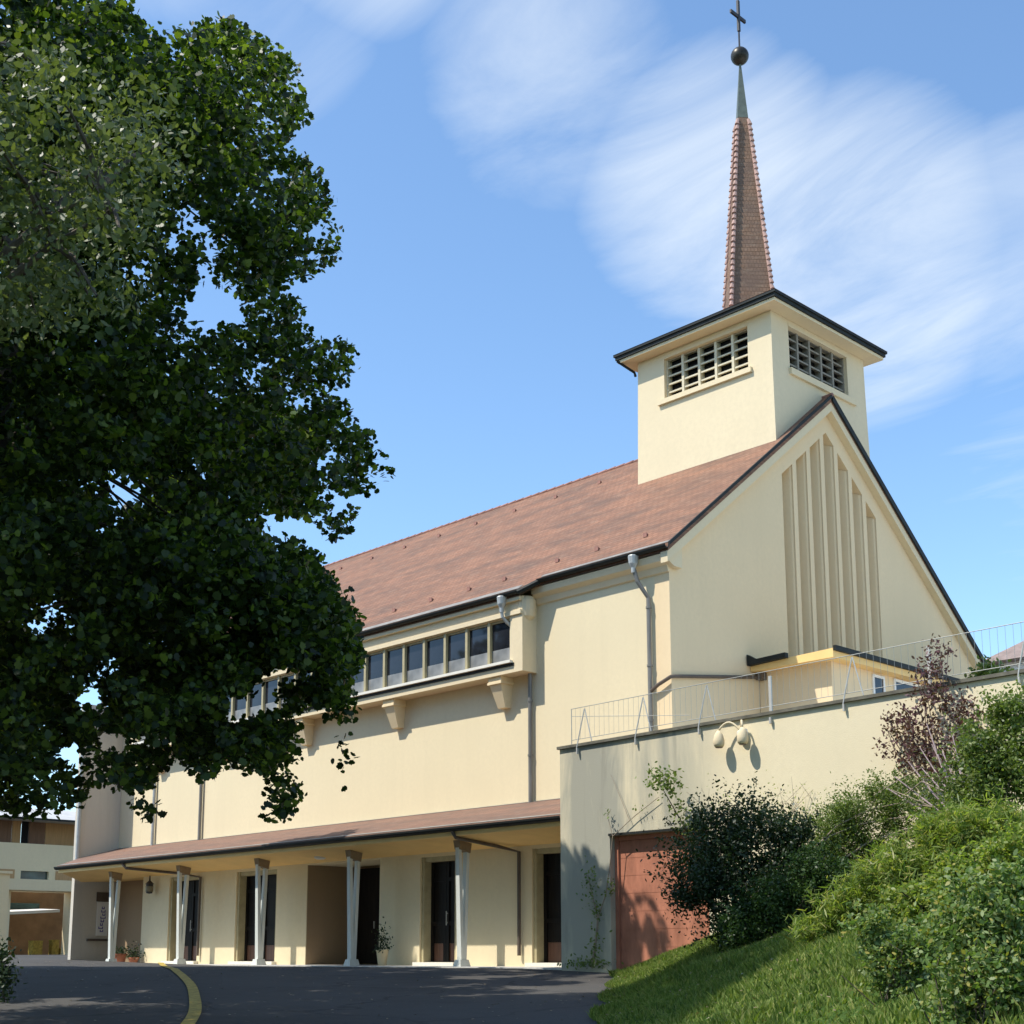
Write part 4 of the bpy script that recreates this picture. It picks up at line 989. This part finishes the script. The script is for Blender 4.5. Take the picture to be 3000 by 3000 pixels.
# ---- shrubs on the bank
def on_ground(px, py): return gnd(px, py)
def shrub(name, blobs, nleaf, size, mat, label, base_px, shape=OVAL, stems=12, stem_mat=None, stem_r=.012, spread=1.0, cat='shrub', bias=(0, 0, .5), group=None, shoots=1):
    """blobs: (px, py, radius in px, squash) at the depth of the bank under base_px"""
    b = on_ground(*base_px); dist = math.hypot(b[0]-CAM[0], b[1]-CAM[1])
    t = thing(name, (b[0], b[1], b[2]), label, cat, group)
    tot = sum(r*r*sq for (_, _, r, sq) in blobs); P = []
    for (px, py, r, sq) in blobs:
        R_ = r/FPX*dist; wd_ = np.hypot(*(at(px, py, 'y', RY)-CAM)[:2]) if px > 1800 else 99
        c = atd(px, py, min(dist + rng.uniform(-.25, .25)*R_, wd_-R_*.75-.15))
        n = int(nleaf*r*r*sq/tot)
        # twiggy sub clumps give an uneven outline
        m = max(7, int(20*sq)); dd = rng.normal(size=(m, 3)); dd /= np.linalg.norm(dd, axis=1, keepdims=True)
        cc = c + dd*(R_*rng.uniform(.3, 1.02, m))[:, None]*np.array([1, 1, sq])
        w = rng.integers(0, m, n); q = cc[w] + rng.normal(size=(n, 3))*(R_*rng.uniform(.12, .30, m))[w][:, None]
        P.append(q)
        for _ in range(int(9*shoots)):
            d_ = rng.normal(size=3); d_[2] = abs(d_[2])*.9+.2; d_ /= np.linalg.norm(d_)
            t_ = rng.random(max(4, int(n*.012))); L_s = R_*rng.uniform(.35, .8)
            P.append(c + d_*(R_*.75 + L_s*t_[:, None])*np.array([1, 1, sq]) + rng.normal(size=(len(t_), 3))*size*.45)
    P = np.concatenate(P)
    gz = np.array([ground_z(p[0], p[1]) if p[1] < RY else -9 for p in P])
    P = P[P[:, 2] > gz-.02]
    P = P[(P[:, 1] < RY-.05) | (P[:, 2] > 4.7)]
    leafmesh('foliage', P, rng.uniform(size*.65, size*1.25, len(P)), mat, shape, t, bias=bias, spread=spread)
    sm = MB()
    for i in range(stems):
        e = P[rng.integers(0, len(P))]; s = Vector((b[0], b[1], b[2]-.1)) + Vector(rng.normal(size=3)*.08)
        mid = s.lerp(Vector(e), .55) + Vector((rng.normal()*.08, rng.normal()*.08, .12))
        sm.tube([s, mid, e], [stem_r, stem_r*.7, stem_r*.3], 5)
    sm.build('stems', stem_mat or M['bark'], t)
    return t
DK = leafmat('dark_shrub_leaf', [(0.014, 0.026, 0.010), (0.022, 0.042, 0.014), (0.035, 0.060, 0.020)], trans=.2)
MD = leafmat('mid_green_leaf', [(0.07, 0.11, 0.024), (0.12, 0.17, 0.038), (0.185, 0.235, 0.06), (0.11, 0.13, 0.04)], trans=.3)
LT = leafmat('light_green_leaf', [(0.115, 0.17, 0.035), (0.175, 0.235, 0.05), (0.25, 0.305, 0.075), (0.34, 0.31, 0.10)], trans=.45)
VG = leafmat('variegated_leaf', [(0.07, 0.125, 0.035), (0.12, 0.19, 0.050), (0.19, 0.26, 0.085), (0.30, 0.34, 0.17), (0.10, 0.165, 0.04), (0.34, 0.29, 0.07)], trans=.35, rough=.5, spec=.3)
PU = leafmat('purple_leaf', [(0.06, 0.025, 0.032), (0.10, 0.042, 0.050), (0.15, 0.070, 0.075), (0.07, 0.055, 0.03)], trans=.3)
LANCE = [(0, -.5), (.07, -.2), (.06, .2), (0, .6), (-.06, .2), (-.07, -.2)]
shrub('dark_bush', [(2060, 2500, 120, 1), (2180, 2480, 140, 1), (2290, 2520, 120, 1), (2150, 2600, 150, .9), (2010, 2600, 90, .8), (2270, 2650, 130, .9), (2170, 2700, 130, .8), (2350, 2600, 90, .9), (2110, 2420, 70, 1), (2330, 2440, 60, 1)], 30000, .06, DK, 'dense dark green bush beside the red garage door', (2150, 2765), stems=26)
shrub('leafy_bush', [(2420, 2470, 110, .8), (2520, 2420, 110, .8), (2640, 2370, 110, .8), (2480, 2540, 100, .7), (2380, 2540, 80, .9), (2560, 2500, 100, .7), (2740, 2400, 90, .8), (2450, 2420, 60, .8), (2590, 2330, 60, .8)], 34000, .045, MD, 'mid green leafy bush against the retaining wall behind bare canes', (2480, 2610), stems=16)
DG = leafmat('deep_green_leaf', [(0.026, 0.052, 0.014), (0.042, 0.080, 0.020), (0.065, 0.115, 0.028)], trans=.25)
shrub('low_green_bush', [(2250, 2660, 100, .8), (2350, 2620, 100, .8), (2180, 2720, 80, .7), (2310, 2710, 70, .6), (2400, 2550, 80, .8)], 17000, .05, DG, 'low deep green bush at the right foot of the dark bush', (2300, 2740), stems=14)
shrub('purple_shrub', [(2690, 2110, 70, 1.2), (2720, 2010, 55, 1.1), (2770, 2190, 75, 1.1), (2640, 2200, 60, .8), (2720, 2260, 70, .9), (2740, 1930, 40, 1.2), (2850, 2110, 45, 1.0), (2620, 2130, 45, .8), (2790, 2060, 60, 1.0)], 3000, .07, PU, 'sparse purple leaved shrub with pale stems in front of the retaining wall', (2760, 2440), stems=44, stem_mat=M['mauve'], stem_r=.018)
shrub('round_bush', [(2910, 2180, 90, 1), (2970, 2100, 80, 1), (2880, 2290, 110, .9), (2980, 2270, 100, 1), (2850, 2370, 80, .8)], 15000, .06, MD, 'rounded green bush at the right edge near the wall top', (2920, 2440), stems=14)
shrub('tall_grass_clump', [(2390, 2720, 60, .6), (2460, 2660, 80, .6), (2550, 2600, 90, .6), (2660, 2540, 100, .6), (2780, 2460, 100, .6), (2890, 2420, 100, .7), (2700, 2620, 110, .6), (2860, 2560, 110, .6), (2960, 2500, 90, .7)], 26000, .10, LT, 'bright yellow green ground cover along the crest of the bank', (2640, 2690), stems=6, cat='plant', shape=LANCE, bias=(0, 0, .1))
shrub('variegated_shrub', [(2850, 2690, 110, 1), (2950, 2640, 90, 1), (2900, 2820, 130, 1), (2800, 2960, 90, .9), (2980, 2900, 120, 1), (2960, 2760, 90, 1)], 21000, .034, VG, 'large variegated shrub with pale leaf edges in the lower right corner', (2860, 3060), stems=40, stem_r=.005)
shrub('speckled_shrub', [(2540, 2700, 60, .8), (2600, 2780, 70, 1), (2640, 2850, 70, 1), (2580, 2860, 50, .8), (2690, 2760, 60, .9)], 5200, .038, VG, 'small speckled shrub with dark heart on the open lawn', (2620, 2935), stems=24, stem_r=.005)
shrub('creamy_shrub', [(2730, 2660, 80, .8), (2800, 2580, 80, .8), (2640, 2640, 60, .7), (2950, 2520, 90, .9)], 9500, .042, LT, 'yellowish green shrub behind the variegated shrub', (2770, 2760), stems=14, stem_r=.006)

mv = MB(); dv_ = math.hypot(*(at(2780, 2300, 'y', RY)-CAM)[:2])-1.7
for (a0, b0, a1, b1) in ((2840, 2425, 2695, 2190), (2850, 2420, 2730, 2180), (2830, 2430, 2660, 2230), (2860, 2415, 2760, 2200), (2815, 2430, 2620, 2275), (2870, 2420, 2700, 2250), (2800, 2435, 2600, 2310), (2845, 2425, 2715, 2120), (2860, 2420, 2790, 2150)):
    bow = rng.uniform(-14, 14)
    mv.tube([atd(a0, b0, dv_), atd((a0+a1)/2+bow, (b0+b1)/2+bow*.4, dv_+.05), atd(a1, b1, dv_+.25)], [.020, .016, .008], 5)
mv.build('canes', M['mauve'], [o for o in bpy.data.objects if o.name == 'purple_shrub'][0])
# arching bare canes
cn_b = on_ground(2380, 2660)
canes = thing('bramble_canes', tuple(cn_b), 'bare arching bramble canes over the leafy bush', 'bramble')
cm_ = MB()
for (pts_, r) in (([(2380, 2660), (2400, 2590), (2450, 2530), (2540, 2470), (2650, 2430), (2760, 2420)], .014), ([(2390, 2480), (2450, 2420), (2550, 2370), (2650, 2350), (2740, 2365)], .012), ([(2380, 2500), (2430, 2450), (2500, 2420), (2590, 2400), (2690, 2390)], .010),
                  ([(2650, 2330), (2700, 2290), (2790, 2330), (2860, 2400)], .012), ([(2600, 2310), (2700, 2350), (2780, 2390)], .010), ([(2440, 2580), (2500, 2540), (2600, 2500), (2690, 2500)], .010), ([(2420, 2620), (2480, 2570), (2560, 2520), (2640, 2470)], .009), ([(2560, 2330), (2640, 2280), (2700, 2250)], .008)):
    dd = math.hypot(cn_b[0]-CAM[0], cn_b[1]-CAM[1])
    cm_.tube([atd(x_, y_, dd-.4+.25*math.sin(x_*.013)) for x_, y_ in pts_], r, 5)
cm_.build('canes', M['twig'], canes)
# thin climber on the wall end and its bare twigs
vb_ = at(1740, 2830, 'y', RY-.06)
vine = thing('wall_climber', tuple(vb_), 'thin climbing plant with leafy stem at the end of the retaining wall', 'climber')
vm = MB(); yv = RY-.07
def wl(px, py, o=0): return tuple(at(px, py, 'y', yv-o))
vm.tube([wl(1735, 2835), wl(1745, 2760), wl(1752, 2690), wl(1735, 2620), wl(1722, 2560)], [.03, .025, .02, .015, .01], 6)
vm.tube([wl(1752, 2690), wl(1775, 2620), wl(1785, 2550), wl(1795, 2450), wl(1860, 2390), wl(1930, 2335)], [.015, .012, .01, .009, .008, .006], 5)
vm.tube([wl(1795, 2450), wl(1780, 2390), wl(1790, 2370)], [.008, .006, .004], 5); vm.tube([wl(1845, 2405), wl(1815, 2330), wl(1790, 2270)], [.007, .005, .003], 5)
vm.build('stem', M['twig'], vine)
P = []
for (px, py, sx_, sy_, n) in ((1725, 2590, 22, 45, 90), (1750, 2670, 16, 40, 60), (1785, 2610, 14, 25, 40), (1745, 2770, 14, 40, 60), (1730, 2820, 45, 14, 120), (1700, 2826, 40, 8, 60), (1782, 2380, 8, 14, 12), (1870, 2370, 12, 8, 8)):
    for _ in range(n): P.append(at(px+rng.normal()*sx_*.7, py+rng.normal()*sy_*.7, 'y', yv-rng.uniform(0, .12)))
leafmesh('leaves', P, rng.uniform(.05, .09, len(P)), MD, OVAL, vine, bias=(0, -.4, .3))
sb_ = on_ground(2040, 2700)
sap = thing('young_sapling', tuple(sb_), 'young leafy shoot standing out of the dark bush against the wall', 'sapling')
dd = min(math.hypot(sb_[0]-CAM[0], sb_[1]-CAM[1]), math.hypot(*(at(2000, 2300, 'y', RY)-CAM)[:2])-.45)
q = MB(); q.tube([tuple(sb_)]+[tuple(atd(x_, y_, dd)) for x_, y_ in ((2040, 2560), (2015, 2440), (1975, 2370), (1935, 2300))], [.025, .02, .016, .012, .006], 6); q.build('stem', M['bark'], sap)
P = [atd(px+rng.normal()*s1, py+rng.normal()*s2, dd+rng.normal()*.12) for (px, py, s1, s2, n) in ((1935, 2285, 22, 22, 210), (1965, 2300, 16, 20, 90), (1985, 2360, 14, 18, 50), (2000, 2410, 18, 18, 70), (2030, 2430, 20, 14, 60)) for _ in range(n)]
leafmesh('leaves', P, rng.uniform(.06, .11, len(P)), MD, OVAL, sap)
# fine dry sprays against the wall above the dark bush
q = MB(); dd = math.hypot(*(at(2250, 2330, 'y', RY)-CAM)[:2]) - .5
for i in range(46):
    px = rng.uniform(2060, 2480); py = 2420 + rng.uniform(-30, 60); a_ = rng.normal()*.5; l_ = rng.uniform(60, 150)
    q.tube([atd(px, py, dd), atd(px+l_*.5*math.sin(a_), py-l_*.55, dd-.05), atd(px+l_*1.1*math.sin(a_*1.3), py-l_, dd-.1)], [.007, .005, .002], 4, cap=False)
db = on_ground(2250, 2600)
dry = thing('dry_sprays', tuple(db), 'thin dry twigs and seed heads rising above the dark bush', 'twigs'); q.build('twigs', M['twig'], dry)
P = [atd(rng.uniform(2070, 2460), 2370+rng.normal()*40, dd-.1+rng.normal()*.1) for _ in range(420)]
leafmesh('seed_heads', P, rng.uniform(.02, .05, len(P)), LT, OVAL, dry)['kind'] = 'stuff'
# plants by the far house and the yard's left edge
hb = atd(2905, 2000, 40)
hsb = thing('green_hedge', (hb[0], hb[1], 4.5), 'small green hedge between the gable end and the far house', 'hedge')
P = [atd(px+rng.normal()*s1, py+rng.normal()*s2, 40+rng.normal()*.4) for (px, py, s1, s2, n) in ((2900, 1985, 22, 22, 900), (2950, 1990, 25, 12, 600), (2860, 2000, 15, 10, 250)) for _ in range(n)]
leafmesh('foliage', P, rng.uniform(.12, .2, len(P)), MD, OVAL, hsb)
q = MB(); q.tube([(hb[0], hb[1], 4.4), (hb[0], hb[1], hb[2])], .05, 5); q.build('stems', M['bark'], hsb)
eb = gnd(12, 2935)
edg = thing('edge_shrub', tuple(eb), 'small dark shrub at the left edge of the asphalt', 'shrub'); dd = math.hypot(*(eb-CAM)[:2])
P = [atd(rng.normal()*22+2, 2850+rng.normal()*42, dd+rng.normal()*.2) for _ in range(900)]
leafmesh('foliage', P, rng.uniform(.05, .1, len(P)), DK, OVAL, edg); q = MB(); q.tube([tuple(eb), tuple(atd(8, 2850, dd))], .02, 5); q.build('stems', M['bark'], edg)
# potted plants on the portico floor
def potted(px, x_, y_, r, h, fol, label, nm='potted_plant', mat=M['terrap']):
    t = thing(nm, (x_, y_, 0.0), label, 'plant pot')
    q = MB(); q.lathe((x_, y_, .002), [(r*.7, 0), (r, h), (r*1.1, h), (r*1.1, h+.04), (r*.9, h+.04)], 14); q.build('pot', mat, t)
    P = np.array([x_, y_, h]) + np.abs(rng.normal(size=(260, 3)))*np.array([0, 0, fol]) + rng.normal(size=(260, 3))*np.array([r*.75, r*.75, .02])
    leafmesh('foliage', P, rng.uniform(.05, .09, len(P)), DK, OVAL, t)
pp = at(1120, 2790, 'y', -1.9); potted(0, pp[0], -1.9, .15, .36, .32, 'dark potted plant standing by the portico entrance', mat=M['pale'])
pp = at(352, 2790, 'y', -1.8); potted(0, pp[0], -1.8, .22, .28, .12, 'terracotta flower pot beside the far end column')
pp = at(392, 2790, 'y', -1.8); potted(0, pp[0], -1.8, .16, .16, .20, 'low leafy pot plant right of the terracotta flower pot')
# small wood and tree line beyond, left
fw = thing('distant_tree', (-75, 6, 0), 'dark green tree behind the community building', 'tree')
ds_ = rng.normal(size=(2600, 3)); P = np.array([-75, 2, 6.0]) + ds_*np.array([2.5, 4.5, 1.8])
leafmesh('crown', P, rng.uniform(.4, .8, len(P)), MD, MAPLE, fw); q = MB(); q.tube([(-75, 2, 0), (-75, 2, 6)], .3, 7); q.build('trunk', M['bark'], fw)

# ---- grass blades on the bank
GR = leafmat('grass_blade', [(0.080, 0.125, 0.026), (0.13, 0.185, 0.038), (0.185, 0.245, 0.055), (0.29, 0.29, 0.10)], trans=.3, rough=.6, spec=.2)
B = []
def blades(nm, n, xr, yr_, hmin, hmax):
    X = rng.uniform(*xr, n); Y = rng.uniform(*yr_, n)
    s = (X-.9)*.76+(Y+3.1)*.65; k_ = (s > .02+.10*np.sin(X*3.1)) & (Y < RY-.02)
    X, Y = X[k_], Y[k_]; Z = np.array([ground_z(a_, b_) for a_, b_ in zip(X, Y)])+.02
    P2, z_ = proj(np.stack([X, Y, Z], 1)); k_ = (P2[:, 0] > -60) & (P2[:, 0] < 3060) & (P2[:, 1] < 3120) & (z_ > 2)
    X, Y, Z = X[k_], Y[k_], Z[k_]; n = len(X)
    pt_ = .5+.5*np.sin(X*1.7+np.sin(Y*1.3)*1.5)*np.sin(Y*1.9+.7); H = rng.uniform(hmin, hmax, n)*(.45+1.0*pt_*rng.uniform(.6, 1.3, n)); ang = rng.uniform(0, 2*math.pi, n); wd = rng.uniform(.006, .013, n)
    le = rng.normal(size=(n, 2))*.35*H[:, None]
    V = np.zeros((n, 5, 3))
    dx, dy = np.cos(ang)*wd, np.sin(ang)*wd
    V[:, 0] = np.stack([X-dx, Y-dy, Z], 1); V[:, 1] = np.stack([X+dx, Y+dy, Z], 1)
    V[:, 2] = np.stack([X+dx*.7+le[:, 0]*.4, Y+dy*.7+le[:, 1]*.4, Z+H*.6], 1); V[:, 3] = np.stack([X+le[:, 0], Y+le[:, 1], Z+H*.95], 1); V[:, 4] = np.stack([X-dx*.7+le[:, 0]*.4, Y-dy*.7+le[:, 1]*.4, Z+H*.6], 1)
    me = bpy.data.meshes.new(nm); me.vertices.add(n*5); me.vertices.foreach_set('co', V.reshape(-1))
    me.loops.add(n*5); me.loops.foreach_set('vertex_index', np.arange(n*5, dtype=np.int32)); me.polygons.add(n)
    me.polygons.foreach_set('loop_start', np.arange(n, dtype=np.int32)*5); me.polygons.foreach_set('loop_total', np.full(n, 5, dtype=np.int32)); me.update(calc_edges=True)
    me.materials.append(GR); o = bpy.data.objects.new(nm, me); COL.objects.link(o); print('blades', n); return o
prop(blades('grass', 420000, (.5, 17), (-19, -3.1), .04, .105), 'short green grass growing over the sloping lawn bank', 'grass', kind='stuff')

BR = leafmat('fallen_leaf', [(0.22, 0.15, 0.07), (0.30, 0.24, 0.12), (0.16, 0.10, 0.05), (0.36, 0.33, 0.22)], trans=.1)
X = rng.uniform(.9, 15, 2600); Y = rng.uniform(-17, -3.3, 2600); k_ = (X-.9)*.76+(Y+3.1)*.65 > .05
P = np.array([(a_, b_, ground_z(a_, b_)+rng.uniform(.05, .10)) for a_, b_ in zip(X[k_], Y[k_])])
prop(leafmesh('fallen_leaves', P, rng.uniform(.025, .06, len(P)), BR, OVAL, None, bias=(0, 0, 1.5), spread=.5), 'pale dry leaves and clover heads scattered over the lawn bank', 'leaves', kind='stuff')
X = rng.uniform(-22, 9, 900); Y = rng.uniform(-16, -3.2, 900); k_ = (X-.9)*.76+(Y+3.1)*.65 < -.1
P = np.array([(a_, b_, base_z(a_, b_)+.012) for a_, b_ in zip(X[k_], Y[k_])])
prop(leafmesh('leaf_litter', P, rng.uniform(.03, .08, len(P)), BR, OVAL, None, bias=(0, 0, 4), spread=.4, curl=.05), 'dry leaves littering the asphalt yard', 'leaves', kind='stuff')

# ------------------------------------------------------------------ sun and sky
SD = Vector((0.263, 0.501, -0.824)).normalized()
EL = math.asin(-SD.z); AZ = math.atan2(-SD.x, -SD.y)
sun = bpy.data.lights.new('sun', 'SUN'); sun.energy = 3.6; sun.angle = rad(0.53); sun.color = (1.0, 0.95, 0.86)
so_ = bpy.data.objects.new('sun', sun); COL.objects.link(so_); so_.rotation_mode = 'QUATERNION'; so_.rotation_quaternion = SD.to_track_quat('-Z', 'Y'); so_.location = (0, -30, 40)
w = bpy.data.worlds.new('World'); sc.world = w; w.use_nodes = True; nt = w.node_tree; nt.nodes.clear()
out = nt.nodes.new('ShaderNodeOutputWorld'); bg = nt.nodes.new('ShaderNodeBackground')
sky = nt.nodes.new('ShaderNodeTexSky'); sky.sky_type = 'NISHITA'; sky.sun_disc = False; sky.sun_elevation = EL; sky.sun_rotation = AZ % (2*math.pi)
sky.air_density = 1.0; sky.dust_density = 0.3; sky.ozone_density = 2.5; sky.altitude = 300
tc = nt.nodes.new('ShaderNodeTexCoord')
# thin cirrus: stretched noise on a plane high above
sp = nt.nodes.new('ShaderNodeSeparateXYZ'); nt.links.new(tc.outputs['Generated'], sp.inputs[0])
mxz = nt.nodes.new('ShaderNodeMath'); mxz.operation = 'MAXIMUM'; mxz.inputs[1].default_value = 0.08; nt.links.new(sp.outputs[2], mxz.inputs[0])
dv = nt.nodes.new('ShaderNodeVectorMath'); dv.operation = 'DIVIDE'; cbz = nt.nodes.new('ShaderNodeCombineXYZ')
for i in range(3): nt.links.new(mxz.outputs[0], cbz.inputs[i])
nt.links.new(tc.outputs['Generated'], dv.inputs[0]); nt.links.new(cbz.outputs[0], dv.inputs[1])
mp = nt.nodes.new('ShaderNodeMapping'); mp.inputs['Rotation'].default_value = (0, 0, rad(-52)); mp.inputs['Scale'].default_value = (0.7, 1.6, 1); mp.inputs['Location'].default_value = (0.35, 0.2, 0)
nt.links.new(dv.outputs[0], mp.inputs[0])
def wnoise(sc_, det, rough_, dist_):
    n = nt.nodes.new('ShaderNodeTexNoise'); n.inputs['Scale'].default_value = sc_; n.inputs['Detail'].default_value = det; n.inputs['Roughness'].default_value = rough_; n.inputs['Distortion'].default_value = dist_
    nt.links.new(mp.outputs[0], n.inputs['Vector']); return n.outputs['Fac']
def mth(op, a_, b_):
    m = nt.nodes.new('ShaderNodeMath'); m.operation = op
    for i, v in enumerate((a_, b_)):
        if isinstance(v, (int, float)): m.inputs[i].default_value = v
        else: nt.links.new(v, m.inputs[i])
    return m.outputs[0]
nrm = nt.nodes.new('ShaderNodeVectorMath'); nrm.operation = 'NORMALIZE'; nt.links.new(tc.outputs['Generated'], nrm.inputs[0])
# soft veils of thin cloud standing in a few parts of the sky (heading left of north, elevation, angular size, weight), the rest clear
veil = None
for (az_, el_, size_, wt_) in ((44, 35, 5, .50), (37, 31, 5, .72), (31, 27.5, 6, .72), (24.5, 27, 5, .50), (35, 25, 5, .40), (53, 40.5, 4, .6), (57, 36, 4, .35), (22, 19, 6, .36), (62, 41, 5, .5), (100, 35, 25, .5), (-20, 40, 25, .5), (-80, 30, 25, .5), (170, 45, 30, .4), (60, 75, 20, .4)):
    dvx = Vector((-math.sin(rad(az_))*math.cos(rad(el_)), math.cos(rad(az_))*math.cos(rad(el_)), math.sin(rad(el_))))
    dp = nt.nodes.new('ShaderNodeVectorMath'); dp.operation = 'DOT_PRODUCT'; nt.links.new(nrm.outputs[0], dp.inputs[0]); dp.inputs[1].default_value = dvx
    mr = nt.nodes.new('ShaderNodeMapRange'); mr.interpolation_type = 'SMOOTHSTEP'; nt.links.new(dp.outputs['Value'], mr.inputs[0])
    mr.inputs[1].default_value = math.cos(rad(size_*1.5)); mr.inputs[2].default_value = math.cos(rad(size_*.2)); mr.inputs[3].default_value = 0; mr.inputs[4].default_value = wt_*.54
    veil = mr.outputs[0] if veil is None else mth('MAXIMUM', veil, mr.outputs[0])
n1 = wnoise(1.9, 10, .62, .9)
veil = mth('ADD', veil, mth('MULTIPLY', wnoise(.9, 3, .5, .3), .05))
cl_ = ramp(nt, mth('MULTIPLY', veil, mth('MULTIPLY', n1, 2.1)), [(0.20, 0.0), (0.70, 0.95)])
csky = mixc(nt, 1.0, sky.outputs[0], (0.96, 1.07, 1.09), 'MULTIPLY')
cm2 = mixc(nt, cl_, csky, (4.1, 4.45, 4.75))
nt.links.new(cm2, bg.inputs[0]); bg.inputs[1].default_value = 0.15
nt.links.new(bg.outputs[0], out.inputs[0])
vs = sc.view_settings; vs.view_transform = 'Standard'; vs.look = 'None'; vs.exposure = 0.68; vs.gamma = 1.0; vs.use_curve_mapping = False
